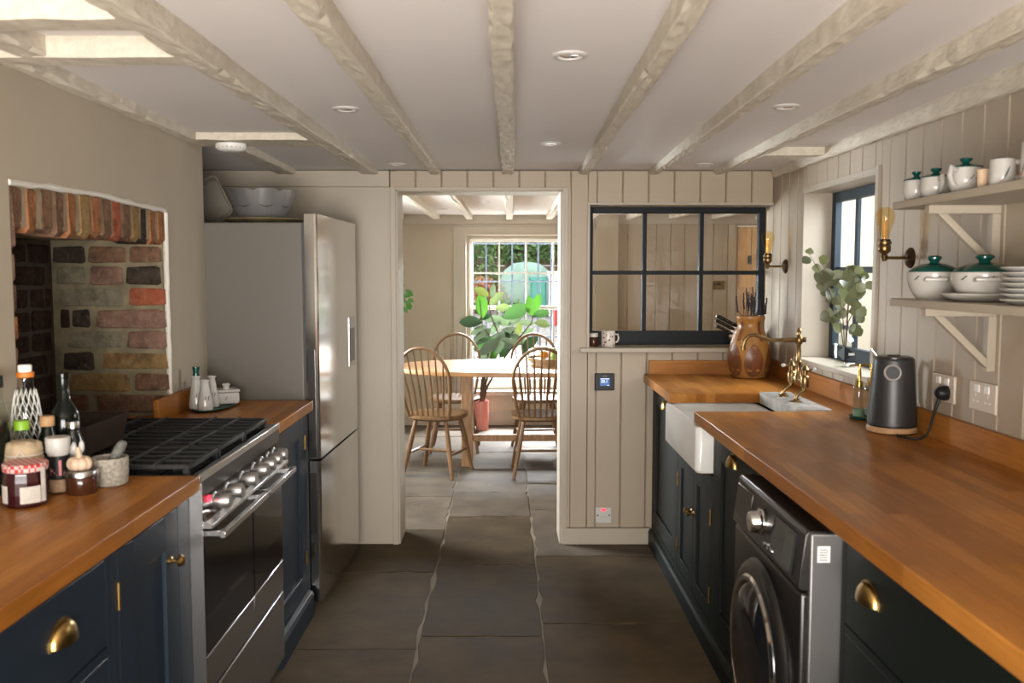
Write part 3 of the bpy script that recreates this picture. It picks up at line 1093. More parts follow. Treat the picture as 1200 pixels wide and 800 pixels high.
MB().box(-1.2, -.86, 1.874, 2.340, 0, .09).build('plinth', NV, t, w=True)
t = thing('narrow_cabinet', 'narrow dark navy cabinet between range cooker and steel fridge', 'cabinet', (-1.03, 3.47, 0))
carcass(t, LF, 1, 3.192, 3.738, .09, .868, .40, NV, [(3.222, 3.705, .115, .848)])
d = shaker(t, LF, 1, 3.222, 3.705, .115, .848, NV, st=.075)
knob(d, LF, 1, 3.262, .735)
hinge(d, LF, 1, 3.706, .74)
hinge(d, LF, 1, 3.706, .25)
MB().prism([(-1.2, 0), (-.808, 0), (-.808, .085), (-.816, .10), (-.83, .105), (-1.2, .105)], 3.192, 3.738, 'y').build('plinth', NV, t, w=True, bev=.001, seg=1)

# --- worktops
t = tag(MB().box(-1.248, -.80, .40, 2.342, WT - .040, WT).build('worktop', M['worktop'], loc=(-1.02, 1.37, WT - .04), w=True, bev=.003),
        'oak worktop along the left wall carrying the cluster of bottles', 'worktop')
t = tag(MB().box(-1.228, -.80, 3.186, 3.742, WT - .040, WT).box(-1.248, -1.228, 3.186, 3.742, WT - .04, WT + .08).build('worktop', M['worktop'], loc=(-1.02, 3.47, WT - .04), w=True, bev=.003),
        'short oak worktop between the range cooker and the fridge', 'worktop')

# --- right run
t = thing('drawer_cabinet', 'navy cabinet darkened for shade, with wide drawers nearest the viewer on the right', 'cabinet', (1.05, 1.4, 0))
carcass(t, RF, -1, .42, 2.028, .09, .866, .55, NV_SHADED, [(1.10, 2.010, .640, .848), (1.10, 2.010, .375, .622), (1.10, 2.010, .115, .357), (.45, 1.07, .115, .848)])
for z0, z1 in ((.640, .848), (.375, .622), (.115, .357)):
    d = slab(t, RF, -1, 1.10, 2.010, z0, z1, NV_SHADED)
    for y in (1.875, 1.235):
        cup_handle(d, RF, -1, y, (z0 + z1) / 2 + .008, .092)
d = shaker(t, RF, -1, .45, 1.07, .115, .848, NV_SHADED)
knob(d, RF, -1, 1.02, .74)
MB().box(.765, 1.3, .42, 2.028, 0, .09).build('plinth', NV_SHADED, t, w=True)

t = thing('integrated_dishwasher', 'dark tall door with one brass cup handle between sink and washing machine', 'dishwasher', (1.05, 2.96, 0))
carcass(t, RF, -1, 2.648, 3.318, .09, .866, .55, NV_SHADED, [(2.672, 3.292, .115, .856)])
d = shaker(t, RF, -1, 2.672, 3.292, .115, .856, NV_SHADED, st=.09)
cup_handle(d, RF, -1, 3.03, .793, .08)
t2 = thing('sink_cabinet', 'dark double-door cabinet under the white butler sink', 'cabinet', (1.05, 3.66, 0))
carcass(t2, RF, -1, 3.322, 4.010, .09, .682, .55, NV_SHADED, [(3.345, 3.665, .115, .650), (3.669, 3.990, .115, .650)])
for a, b, ky, hy in ((3.345, 3.665, 3.645, 3.345), (3.669, 3.990, 3.689, 3.990)):
    d = shaker(t2, RF, -1, a, b, .115, .650, NV_SHADED)
    knob(d, RF, -1, ky, .455, r=.012)
    hinge(d, RF, -1, hy, .52)
    hinge(d, RF, -1, hy, .22)
t3 = thing('narrow_cabinet', 'narrow dark cabinet at the far end of the right run by the boarded wall', 'cabinet', (1.05, 4.36, 0))
carcass(t3, RF, -1, 4.014, 4.700, .09, .866, .55, NV_SHADED, [(4.040, 4.680, .115, .856)])
d = shaker(t3, RF, -1, 4.040, 4.680, .115, .856, NV_SHADED, st=.09)
cup_handle(d, RF, -1, 4.33, .795, .08)
t = tag(MB().prism([(1.30, 0), (.758, 0), (.758, .070), (.764, .084), (.776, .088), (1.30, .088)], 2.648, 4.704, 'y').build('plinth', NV_SHADED, loc=(1.03, 3.67, 0), w=True, bev=.001, seg=1),
        'dark moulded plinth running along the floor under the sink cabinets', 'plinth')

mb = MB()
mb.prism([(.723, .40), (1.378, .40), (1.378, 4.698), (.723, 4.698), (.723, 3.944), (1.256, 3.944), (1.256, 3.430), (.723, 3.430)], WT - .042, WT, 'z')
t = mb.build('worktop', M['worktop'], loc=(1.05, 2.5, WT - .042), w=True, bev=.003)
tag(t, 'long oak worktop with sink cut-out along the right wall', 'worktop')
MB().box(1.378, 1.399, .40, 4.720, WT - .04, WT + .080).build('upstand', M['upstand'], t, w=True, bev=.002)
MB().box(.752, 1.377, 4.700, 4.720, WT - .04, WT + .072).build('upstand', M['worktop_x'], t, w=True, bev=.002)


# --- butler sink
def rrect(x0, x1, y0, y1, r, z, n=5):
    pts = []
    for cx, cy, a0 in ((x1 - r, y1 - r, 0), (x0 + r, y1 - r, 90), (x0 + r, y0 + r, 180), (x1 - r, y0 + r, 270)):
        for i in range(n + 1):
            a = R(a0 + 90 * i / n)
            pts.append((cx + r * math.cos(a), cy + r * math.sin(a), z))
    return pts


def loft(mb, loops, cap=True):
    n = len(loops[0])
    vs = [p for l in loops for p in l]
    fs = []
    for i in range(len(loops) - 1):
        for j in range(n):
            j2 = (j + 1) % n
            fs.append((i * n + j, i * n + j2, i * n + n + j2, i * n + n + j))
    if cap:
        fs += [tuple(range(n))[::-1], tuple(range((len(loops) - 1) * n, len(loops) * n))]
    return mb.add(vs, fs)


sx0, sx1, sy0, sy1, sz0, sz1 = .713, 1.114, 3.338, 4.003, .688, .864
sink = thing('butler_sink', 'white glazed butler sink set into the right worktop', 'sink', (.91, 3.67, sz0))
mb = MB()
loft(mb, [rrect(sx0 + .008, sx1 - .008, sy0 + .008, sy1 - .008, .02, sz0), rrect(sx0, sx1, sy0, sy1, .024, sz0 + .010),
          rrect(sx0, sx1, sy0, sy1, .024, sz1 - .008), rrect(sx0 + .004, sx1 - .004, sy0 + .004, sy1 - .004, .022, sz1 - .001), rrect(sx0 + .009, sx1 - .009, sy0 + .009, sy1 - .009, .02, sz1),
          rrect(sx0 + .020, sx1 - .020, sy0 + .020, sy1 - .020, .018, sz1), rrect(sx0 + .026, sx1 - .026, sy0 + .026, sy1 - .026, .018, sz1 - .006),
          rrect(sx0 + .030, sx1 - .030, sy0 + .030, sy1 - .030, .03, sz0 + .05), rrect(sx0 + .05, sx1 - .05, sy0 + .05, sy1 - .05, .03, sz0 + .028)])
mb.build('basin', M['sink_ceramic'], sink, w=True)
MB().lathe([(0, 0), (.038, 0), (.042, .003), (.03, .004), (.028, .001), (0, .001)], 20, (.91, 3.67, sz0 + .028)).build('waste', M['chrome'], sink, w=True)
tag(MB().box(1.117, 1.2535, 3.434, 3.940, .866, .918).build('tap_slab', M['marble'], loc=(1.185, 3.69, .866), w=True, bev=.004),
    'grey marble slab behind the sink carrying the brass tap', 'slab')

# --- bridge tap
tp = thing('bridge_tap', 'antique brass bridge tap with porcelain levers behind the sink', 'tap', (1.195, 3.715, .918))
B_ = M['brass_dark']
for sg, nm in ((-1, 'near'), (1, 'far')):
    y = sg * .085
    mb = MB()
    mb.lathe([(.024, 0), (.024, .004), (.014, .008), (.012, .014)], 18, (-.016, y, 0))
    mb.tube([(-.016, y, .008), (-.016, y, .022), (-.004, y, .036), (.014, y, .046), (.018, y, .062)], .0078, 12)
    mb.build('inlet', B_, tp)
    v = MB().lathe([(.011, .056), (.015, .060), (.017, .070), (.017, .098), (.015, .104), (.011, .108), (.012, .128), (.016, .132), (.010, .140), (.005, .150), (.004, .160), (0, .162)], 20, (.018, y, 0))
    v.cyl((.018, y, .128), (.018 + .030 * -sg, y, .132), .004)
    vo = v.build('valve', B_, tp)
    MB().ell((.018 + .036 * -sg, y, .132), (.010, .008, .008)).build('porcelain_lever', M['white_ceramic'], vo)
MB().cyl((.018, -.085, .082), (.018, .085, .082), .009).build('bridge', B_, tp)
mb = MB().lathe([(.014, .070), (.016, .078), (.016, .096), (.011, .102), (.0095, .15), (.013, .156), (.0095, .162), (.0095, .225), (.014, .231), (.016, .245), (.014, .258), (.009, .264), (.007, .276), (.010, .284), (.006, .294), (0, .298)], 20, (.018, 0, 0))
col = mb.build('column', B_, tp)
arm = [(.045, 0, .246), (.018, 0, .246), (-.05, 0, .245), (-.10, 0, .244), (-.135, 0, .256), (-.165, 0, .266), (-.190, 0, .262), (-.207, 0, .244), (-.214, 0, .216)]
mb = MB().tube(arm, [.011, .011, .0085, .008, .008, .008, .008, .009, .010], 14)
mb.lathe([(.012, 0), (.0125, .012), (.010, .014)], 16, (-.214, 0, .204))
mb.build('spout', B_, tp)

# --- washing machine
wm = thing('washing_machine', 'graphite front-loading washing machine under the right worktop', 'washing machine', (1.0, 2.32, 0))
wy0, wy1, wxf, wzt = 2.036, 2.640, .682, .846
mb = MB()
mb.box(wxf + .02, 1.28, wy0, wy1, .015, wzt - .004)
mb.build('casing', M['silver'], wm, w=True, bev=.006)
mb = MB()
mb.prism([(wy0 + .004, .10), (wy1 - .004, .10), (wy1 - .004, .700), (wy0 + .004, .700)], wxf, wxf + .03, 'x')
mb.build('front_panel', M['steel_dark'], wm, w=True, bev=.010, seg=3)
mb = MB()
mb.prism([(wxf + .004, .704), (wxf - .006, .712), (wxf + .010, wzt - .01), (wxf + .018, wzt), (wxf + .06, wzt), (wxf + .06, .704)], wy0 + .004, wy1 - .004, 'y')
cp = mb.build('control_panel', M['steel_dark'], wm, w=True, bev=.003)
mb = MB()
mb.prism([(wxf - .003, .726), (wxf - .0075, .726), (wxf + .0045, wzt - .020), (wxf + .010, wzt - .020)], wy0 + .050, wy0 + .225, 'y')
dp = mb.build('display', M['black_glass'], wm, w=True, smooth=False)
MB().prism([(wxf - .004, .734), (wxf - .0082, .734), (wxf + .0026, wzt - .030), (wxf + .008, wzt - .030)], wy0 + .060, wy0 + .125, 'y').build('screen', M['display'], dp, w=True, smooth=False)
mb = MB()
mb.prism([(wxf - .002, .735), (wxf - .008, .735), (wxf + .005, wzt - .022), (wxf + .012, wzt - .022)], wy1 - .17, wy1 - .02, 'y')
mb.build('detergent_drawer', M['steel_dark'], cp, w=True, bev=.003)
mb = MB().lathe([(.036, 0), (.036, .006), (.030, .010), (.028, .030), (.025, .034), (0, .035)], 28, (wxf + .002, 2.365, .778), '-x')
mb.build('dial', M['chrome'], cp, w=True)
for i in range(3):
    MB().lathe([(.007, 0), (.007, .005), (0, .006)], 12, (wxf - .004, 2.06 + .0 + i * .03 + .185, .735), '-x').build('button', M['chrome'], cp, w=True)
cy, cz = (wy0 + wy1) / 2, .430
door = MB().lathe([(.245, 0), (.248, .010), (.240, .022), (.222, .030), (.205, .030), (.200, .022), (.200, 0)], 48, (wxf + .004, cy, cz), '-x').build('door_ring', M['steel_dark'], wm, w=True)
MB().lathe([(.204, .020), (.206, .032), (.200, .038), (.190, .038), (.184, .030), (.184, .012)], 48, (wxf + .004, cy, cz), '-x').build('chrome_trim', M['chrome'], door, w=True)
MB().lathe([(.186, .018), (.184, .030), (.16, .044), (.10, .056), (0, .060)], 40, (wxf + .004, cy, cz), '-x').build('door_glass', M['black_glass'], door, w=True)
MB().box(wxf + .002, wxf + .02, wy0 + .004, wy1 - .004, .015, .095).build('kick_panel', M['steel_dark'], wm, w=True, bev=.004)
lb = MB().box(wxf + .037, wxf + .066, wy0 - .0015, wy0, .774, .812)
lbo = lb.build('energy_label', M['white'], wm, w=True)
mb = MB()
for i in range(5):
    mb.box(wxf + .041, wxf + .060, wy0 - .0022, wy0 - .0014, .779 + i * .006, .781 + i * .006)
mb.build('label_print', M['gap'], lbo, w=True)

# --- range cooker
RY0, RY1 = 2.346, 3.182
rc = thing('range_cooker', 'stainless and black glass range cooker standing in the brick chimney opening', 'cooker', (-1.1, 2.764, 0))
MB().box(-1.385, -.825, RY0, RY1, .05, .893).build('body', M['steel'], rc, w=True, bev=.002)
mb = MB()
for x in (-1.34, -.87):
    for y in (RY0 + .06, RY1 - .06):
        mb.cyl((x, y, 0), (x, y, .05), .018)
mb.build('feet', M['black'], rc, w=True)
hob = MB().box(-1.385, -.812, RY0 + .008, RY1 - .008, .893, .908).build('hob_plate', M['black_glass'], rc, w=True, bev=.004)
mb = MB().box(-.812, -.800, RY0, RY1, .888, .910)
mb.build('front_rail', M['steel'], rc, w=True, bev=.003)
MB().box(-.87, -.797, RY0 - .002, RY0 + .003, .055, .888).build('side_panel', M['steel'], rc, w=True)
MB().box(-.826, -.803, RY0, RY1, .846, .888).build('fascia', M['steel_dark'], rc, w=True)
MB().prism([(-.826, .846), (-.803, .846), (-.792, .786), (-.826, .786)], RY0, RY1, 'y').build('control_panel', M['black_glass'], rc, w=True)
MB().prism([(-.826, .786), (-.786, .786), (-.772, .776), (-.772, .766), (-.826, .766)], RY0, RY1, 'y').build('panel_lip', M['steel'], rc, w=True, bev=.001, seg=1)
for y in (2.445, 2.560, 2.705, 2.835, 2.925, 3.005, 3.080):
    k = MB().lathe([(.024, 0), (.024, .006), (.019, .009), (.0205, .020), (.0205, .046), (.018, .050), (0, .050)], 24, (-.802, y, .818), 'x')
    ko = k.build('knob', M['satin'], rc, w=True)
MB().box(-.801, -.793, 2.392, 2.408, .826, .842).build('indicator', M['led'], rc, w=True)
MB().box(-.80, -.77, 2.372, 2.378, .806, .811).build('switch', M['chrome'], rc, w=True)
for a, b, nm in ((RY0 + .004, 2.806, 'oven_door'), (2.812, RY1 - .004, 'oven_door')):
    d = MB().box(-.826, -.796, a, b, .420, .762).build(nm, M['black_glass'], rc, w=True, bev=.004)
    mb = MB()
    mb.box(-.757, -.741, a + .006, b - .006, .738, .756)
    mb.build('handle', M['steel'], d, w=True, bev=.002)
    for y in (a + .020, b - .044):
        MB().box(-.797, -.756, y, y + .024, .739, .755).build('handle_bracket', M['steel'], d, w=True, bev=.0015)
for a, b in ((RY0 + .004, 2.806), (2.812, RY1 - .004)):
    MB().box(-.826, -.796, a, b, .312, .416).build('drawer', M['steel'], rc, w=True, bev=.003)
MB().box(-.826, -.796, RY0 + .004, RY1 - .004, .060, .302).build('drawer', M['steel'], rc, w=True, bev=.003)
for i in range(3):
    a, b = RY0 + .025 + i * .265, RY0 + .025 + i * .265 + .255
    mb = MB()
    for x in (-1.36, -.845):
        mb.box(x - .006, x + .006, a, b, .917, .929)
    n = 5
    for k in range(n):
        y = a + .008 + (b - a - .016) * k / (n - 1)
        mb.box(-1.36, -.845, y - .005, y + .005, .919, .932)
    for k in range(7):
        x = -1.36 + .515 * k / 6
        if k in (1, 2, 4, 5):
            mb.box(x - .005, x + .005, a, b, .919, .936)
    for x in (-1.355, -.85):
        for y in (a + .01, b - .01):
            mb.box(x - .007, x + .007, y - .007, y + .007, .907, .92)
    mb.build('pan_support', M['iron'], rc, w=True, bev=.0015, seg=1)
for x, y, r in ((-1.25, 2.49, .045), (-.99, 2.49, .035), (-1.12, 2.765, .06), (-1.25, 3.03, .035), (-.99, 3.03, .045)):
    bo = MB().lathe([(r + .012, 0), (r + .012, .002), (r, .004), (r, .006), (0, .006)], 24, (x, y, .908)).build('burner', M['steel'], rc, w=True)
    MB().lathe([(r * .85, 0), (r * .85, .003), (r * .7, .004), (0, .004)], 24, (x, y, .914)).build('burner_cap', M['iron'], bo, w=True)

# --- fridge freezer
fr = thing('fridge_freezer', 'tall stainless fridge freezer at the end of the left run', 'fridge', (-.779, 3.766, 0), R(-2.3))
MB().box(-.70, -.062, .004, .785, .035, 1.648).build('body', M['fridge_side'], fr, bev=.006)
MB().box(-.064, -.052, .008, .780, .04, 1.645).build('gasket', M['gap'], fr)


def fdoor(z0, z1):
    pts = [(-.052, .0), (-.012, .0), (-.004, .004), (0, .014)]
    pts += [(0, .776), (-.004, .786), (-.012, .790), (-.052, .790)]
    return MB().prism(pts, z0, z1, 'z').build('door', M['steel_fridge'], fr, smooth=False)


du, dl = fdoor(.658, 1.682), fdoor(.045, .648)
for d, z0, z1 in ((du, .70, 1.12), (dl, .34, .60)):
    MB().box(-.046, -.016, -.0015, .002, z0, z1).build('grip', M['steel_dark'], d)
MB().box(-.050, -.014, -.0012, .002, .662, .70).build('hinge_cap', M['black'], du)
MB().box(-.002, .003, .595, .730, .985, 1.225).build('dispenser_frame', M['steel'], du, bev=.002)
MB().box(.000, .0038, .610, .715, 1.010, 1.170).build('display', M['black_glass'], du, bev=.001)
MB().box(-.70, -.06, .02, .78, .0, .036).build('base', M['black'], fr)

# --- shelves on the right wall
for z, lab in ((1.652, 'upper painted shelf on bracket holding small white pots'), (1.362, 'lower painted shelf on bracket holding green-lidded casseroles')):
    sh = thing('wall_shelf', lab, 'shelf', (1.29, 2.15, z))
    MB().box(1.175, RX, 1.50, 2.758, z - .022, z).build('board', M['trim'], sh, w=True, bev=.002)
    for y in (2.575, 1.70):
        mb = MB()
        mb.box(1.195, RX, y - .014, y + .014, z - .046, z - .022)
        mb.box(RX - .024, RX, y - .014, y + .014, z - .205, z - .046)
        a, b = Vector((1.225, 0, z - .046)), Vector((RX - .022, 0, z - .185))
        d = (b - a).normalized() * .0
        mb.prism([(1.222, z - .046), (1.250, z - .046), (RX - .022, z - .168), (RX - .022, z - .196)], y - .011, y + .011, 'y')
        mb.build('bracket', M['trim'], sh, w=True, bev=.0015, seg=1)

# ================================================================== SMALL THINGS
# --- downlights
spots = [(.166, 2.37, 'downlight right of the centre beam, nearest the viewer'), (-.534, 3.09, 'downlight in the second bay from the left wall'),
         (.93, 3.04, 'downlight in the bay between the two right-hand beams'), (.19, 3.84, 'downlight right of the centre beam near the doorway'),
         (.98, 4.50, 'downlight high above the internal window at the right'), (-.53, 4.50, 'downlight left of the doorway near the far wall')]
base = None
for i, (x, y, lab) in enumerate(spots):
    z = 2.042 - (y + 1.4) * .075 / 6.36
    if base is None:
        base = thing('downlight', 'round white ' + lab, 'ceiling light', (x, y, z), 0, 'kitchen downlights')
        MB().lathe([(.046, 0), (.046, -.003), (.042, -.006), (.033, -.006), (.030, -.002), (.030, 0)], 28).build('rim', M['rim'], base)
        MB().lathe([(.031, -.001), (.024, -.0035), (.020, -.002), (0, -.002)], 24).build('lamp', M['chrome'], base)
    else:
        dup(base, (x, y, z), 0, 'round white ' + lab)
for x, y, lab in ((-.16, 6.9, 'dark-rimmed downlight in the dining room ceiling, nearer the doorway'), (-.53, 7.7, 'dark-rimmed downlight in the dining room ceiling, farther and left')):
    d = dup(base, (x, y, 1.975), 0, lab, 'dining downlights')
sm = thing('smoke_alarm', 'round white smoke alarm under the short cross beam above the fridge', 'smoke alarm', (-1.095, 3.672, 1.952))
MB().lathe([(.060, 0), (.060, -.012), (.052, -.024), (.036, -.030), (0, -.031)], 30).build('case', M['white'], sm)
mb = MB()
for i in range(20):
    a = 2 * PI * i / 20
    mb.box(-.004, .004, 0, 0, 0, 0) if False else mb.ell((.0565 * math.cos(a), .0565 * math.sin(a), -.016), (.004, .004, .004), 8, 4)
mb.build('vents', M['grey_plate'], sm, kind='stuff')


# --- wall lamps
def wall_lamp(y, z, label):
    t = thing('wall_lamp', label, 'wall light', (RX, y, z), 0, 'brass wall lamps with bare bulbs')
    MB().lathe([(.036, 0), (.036, .004), (.030, .010), (.020, .016), (.012, .019), (0, .020)], 26, (0, 0, 0), '-x').build('wall_plate', M['bronze'], t)
    MB().tube([(-.015, 0, 0), (-.085, 0, 0), (-.092, 0, .003), (-.092, 0, .018)], .0055, 12).build('arm', M['brass_dark'], t)
    h = MB().lathe([(.007, -.012), (.009, -.004), (.012, .006), (.009, .012), (.018, .020), (.021, .024), (.021, .042), (.018, .046), (.0235, .048), (.0235, .054), (.018, .056), (.018, .060), (0, .060)], 22, (-.092, 0, 0)).build('lamp_holder', M['brass_dark'], t)
    MB().lathe([(.019, .040), (.019, .062), (.0165, .064), (0, .064)], 20, (-.092, 0, 0)).build('collar', M['bronze'], h)
    b = MB().lathe([(.013, .062), (.014, .072), (.019, .092), (.0275, .118), (.0315, .138), (.030, .154), (.022, .167), (.010, .173), (0, .174)], 24, (-.092, 0, 0)).build('bulb', M['amber_glass'], t)
    mb = MB()
    for i in range(6):
        a = 2 * PI * i / 6
        mb.tube([(-.092 + .004 * math.cos(a), .004 * math.sin(a), .066), (-.092 + .008 * math.cos(a), .008 * math.sin(a), .140)], .0011, 5)
    mb.cyl((-.092, 0, .064), (-.092, 0, .12), .0025)
    mb.build('filament', M['filament'], b)
    return t


wall_lamp(3.125, 1.491, 'brass wall lamp with amber bulb on the right wall beside the shelves')
wall_lamp(4.516, 1.471, 'brass wall lamp with amber bulb in the far corner by the internal window')

# --- sockets, thermostat
th = thing('thermostat', 'black wall thermostat with lit blue screen right of the doorway', 'thermostat', (.521, BY, .869))
MB().box(-.052, .052, -.016, 0, -.045, .045).build('case', M['black'], th, bev=.004)
scr = MB().box(-.024, .026, -.0172, -.0155, -.020, .020).build('screen', M['lcd'], th)


def text(s, size, loc, m, name, parent, rot=(R(90), 0, 0)):
    c = bpy.data.curves.new(name, 'FONT')
    c.body = s
    c.size = size
    c.align_x = 'CENTER'
    c.align_y = 'CENTER'
    c.extrude = .0002
    o = bpy.data.objects.new(name, c)
    C.objects.link(o)
    dg = bpy.context.evaluated_depsgraph_get()
    me = bpy.data.meshes.new_from_object(o.evaluated_get(dg))
    bpy.data.objects.remove(o)
    me.materials.clear()
    me.materials.append(m)
    n = bpy.data.objects.new(name, me)
    C.objects.link(n)
    n.parent = parent
    n.location = loc
    n.rotation_euler = rot
    return n


text('20.1', .021, (-.002, -.0176, .003), M['lcd_white'], 'digits', scr)
mb = MB().box(-.022, .024, -.0176, -.0170, .015, .018).box(.012, .024, -.0176, -.0170, -.018, -.016)
mb.build('status_line', M['lcd_white'], scr)
MB().box(-.010, .014, -.0166, -.0158, .029, .032).build('maker_mark', M['silver'], th)
sp = thing('fused_spur', 'pale square fused spur with red light low on the boarded wall', 'switch', (.521, BY, .157))
MB().box(-.043, .043, -.009, 0, -.043, .043).build('plate', M['grey_plate'], sp, bev=.003)
MB().box(-.011, .011, -.012, -.008, .022, .036).build('neon', M['led'], sp, bev=.001)
MB().box(-.018, .018, -.0115, -.008, -.022, -.006).build('fuse_carrier', M['grey_plate'], sp, bev=.001)
mb = MB()
for x in (-.030, .030):
    mb.cyl((x, -.0095, 0), (x, -.008, 0), .0045)
mb.build('screws', M['gap'], sp)


def double_socket(y, z, label):
    t = thing('double_socket', label, 'socket', (RX, y, z), 0, 'double sockets above the right worktop')
    MB().box(-.009, 0, -.073, .073, -.043, .043).build('plate', M['socket'], t, bev=.003)
    for sy in (-.033, .033):
        MB().box(-.012, -.008, sy - .013 + (.006 if sy < 0 else -.006), sy + .013 + (.006 if sy < 0 else -.006), .012, .034).build('rocker', M['white_gang'], t, bev=.001)
        mb = MB().box(-.0095, -.0085, sy - .003, sy + .003, -.002, .008)
        mb.box(-.0095, -.0085, sy - .016, sy - .007, -.018, -.012).box(-.0095, -.0085, sy + .007, sy + .016, -.018, -.012)
        mb.build('pin_holes', M['white_gang'], t)
    return t


double_socket(2.610, 1.078, 'double socket right of the kettle with nothing plugged in')
double_socket(2.848, 1.075, 'double socket behind the kettle with a black plug in it')
pl = thing('power_lead', 'black plug and lead running from socket to kettle', 'lead', (1.36, 2.82, 1.06))
MB().lathe([(.020, 0), (.021, .012), (.016, .030), (.010, .036), (0, .037)], 16, (1.3905, 2.815, 1.062), '-x', sy=1.15).build('plug', M['black'], pl, w=True)
MB().tube([(1.366, 2.815, 1.045), (1.358, 2.815, 1.02), (1.350, 2.820, .985), (1.345, 2.825, .95), (1.335, 2.825, .926), (1.315, 2.825, .9155), (1.285, 2.835, .9150), (1.262, 2.865, .9150), (1.275, 2.900, .9150)],
          [.006, .005, .004, .0036, .0036, .0036, .0036, .0036, .0036], 10).build('cable', M['black'], pl, w=True)

# --- kettle
kt = thing('electric_kettle', 'charcoal cone-shaped kettle on a wooden base by the right wall', 'kettle', (1.292, 2.985, WT), R(0))
MB().lathe([(.074, .002), (.079, .004), (.080, .016), (.077, .022), (.070, .022)], 40).build('base', M['cork'], kt)
MB().lathe([(.074, .022), (.074, .026)], 40).build('base_gap', M['black'], kt)
prof = [(.074, .026), (.078, .028), (.0775, .05), (.0725, .12), (.068, .19), (.0645, .240), (.0635, .246), (.061, .249), (0, .249)]
mb = MB().lathe(prof, 48)
kb = mb.build('body', M['kettle'], kt)
MB().lathe([(.058, .2485), (.058, .252), (.050, .2545), (0, .2545)], 36).build('lid', M['steel_dark'], kt)
MB().lathe([(.022, .2545), (.020, .258), (0, .258)], 24).build('lid_knob', M['steel_dark'], kt)
ax = Vector((-.42, -.90, .10)).normalized()
Mx = Matrix.Translation(Vector((0, 0, .205)) + Vector((ax.x, ax.y, 0)).normalized() * .0655) @ ax.to_track_quat('Z', 'Y').to_matrix().to_4x4()
mb = MB()
mb.M = Mx
mb.lathe([(.0275, -.014), (.0275, .004), (.0262, .0075), (.0235, .0085), (.0200, .0055), (.0185, -.003), (.0185, -.014)], 30)
so = mb.build('spout_ring', M['ring'], kt)
mb = MB()
mb.M = Mx
mb.lathe([(.0195, .0020), (.0190, .0036), (0, .0034)], 24)
mb.build('spout_opening', M['black'], so)
mb = MB().tube([(.052, .035, .225), (.082, .055, .232), (.088, .060, .19), (.082, .055, .10), (.066, .045, .06)], [.009, .010, .011, .010, .008], 12)
mb.build('handle', M['black'], kt)
MB().tube([(-.040, .030, .248), (-.052, .036, .263), (-.060, .040, .276)], [.0045, .005, .005], 10).build('thermometer', M['chrome'], kt)

# --- soap dispensers on a green tray
tr = tag(MB().lathe([(0, .002), (.056, .002), (.062, .010), (.060, .012), (.054, .006), (0, .006)], 32, (0, 0, 0), sx=1.0, sy=.85).build('soap_tray', M['green_glaze'], loc=(1.312, 3.25, WT)),
         'oval dark green tray under the glass soap dispensers', 'tray')


def soap(x, y, label):
    t = thing('soap_dispenser', label, 'soap dispenser', (x, y, WT + .0065), 0, 'soap dispensers on the green tray')
    MB().lathe([(0, 0), (.021, 0), (.022, .003), (.022, .105), (.020, .112), (.013, .116), (.012, .112), (.0185, .107), (.0195, .10), (.0195, .005), (0, .004)], 24).build('bottle', M['bottle_glass'], t)
    MB().lathe([(0, .005), (.019, .005), (.019, .030), (0, .030)], 20).build('soap', M['mint'], t)
    p = MB().lathe([(.0135, .112), (.0135, .130), (.0065, .134), (.0065, .165), (.005, .168), (.005, .186), (.007, .188), (.007, .194), (0, .195)], 18).build('pump', M['gold'], t)
    MB().tube([(0, 0, .190), (-.034, -.006, .190), (-.040, -.007, .186)], .0035, 10).build('nozzle', M['gold'], p)
    return t


soap(1.284, 3.250, 'left glass soap dispenser with brass pump, farther from the kettle')
soap(1.332, 3.262, 'right glass soap dispenser with brass pump, half hidden behind the kettle')

# --- wooden vase with lavender
VX, VY = 1.240, 4.560
prof = [(.070, 0), (.080, .004), (.097, .045), (.106, .090), (.107, .120), (.101, .160), (.085, .205), (.068, .240), (.062, .262), (.063, .280), (.070, .292), (.072, .296), (.072, .310), (.068, .314), (.055, .314), (.052, .28), (.05, .2), (0, .2)]
va = thing('wooden_vase', 'turned wooden vase with darker oval inlays in the far right corner', 'vase', (VX, VY, WT))
MB().lathe(prof, 40).build('body', M['vase_wood'], va)


def rad_at(z):
    for (r0, z0), (r1, z1) in zip(prof, prof[1:]):
        if z0 <= z <= z1:
            return r0 + (r1 - r0) * (z - z0) / max(1e-6, z1 - z0)
    return .07


for i in range(6):
    a0 = R(-93 + i * 60)
    mb = MB()
    vs, fs = [(0, 0, 0)], []
    zc, hz, ha = .092, .082, R(26)
    n = 22

    def sp_(a, z):
        r = rad_at(z) + .0012
        return (r * math.cos(a), r * math.sin(a), z)
    vs = [sp_(a0, zc)]
    for rr in (.5, 1.0):
        for j in range(n):
            t_ = 2 * PI * j / n
            vs.append(sp_(a0 + ha * rr * math.cos(t_) * (1 - .25 * math.sin(t_)), zc + hz * rr * math.sin(t_)))
    for j in range(n):
        j2 = (j + 1) % n
        fs += [(0, 1 + j, 1 + j2), (1 + j, 1 + n + j, 1 + n + j2, 1 + j2)]
    MB().add(vs, fs).build('inlay', M['vase_dark'], va)
for a in (-2.5, -1.15):
    mb = MB()
    mb.add([(rad_at(z) * 1.012 * math.cos(a + d), rad_at(z) * 1.012 * math.sin(a + d), z) for z in (.19, .215, .24, .26, .285) for d in (-.12, .12)],
           [(2 * i, 2 * i + 1, 2 * i + 3, 2 * i + 2) for i in range(4)])
    mb.build('stripe', M['vase_dark'], va)
lv = thing('dried_lavender', 'dark bunch of dried lavender in the wooden vase', 'dried flowers', (VX, VY, WT + .205))
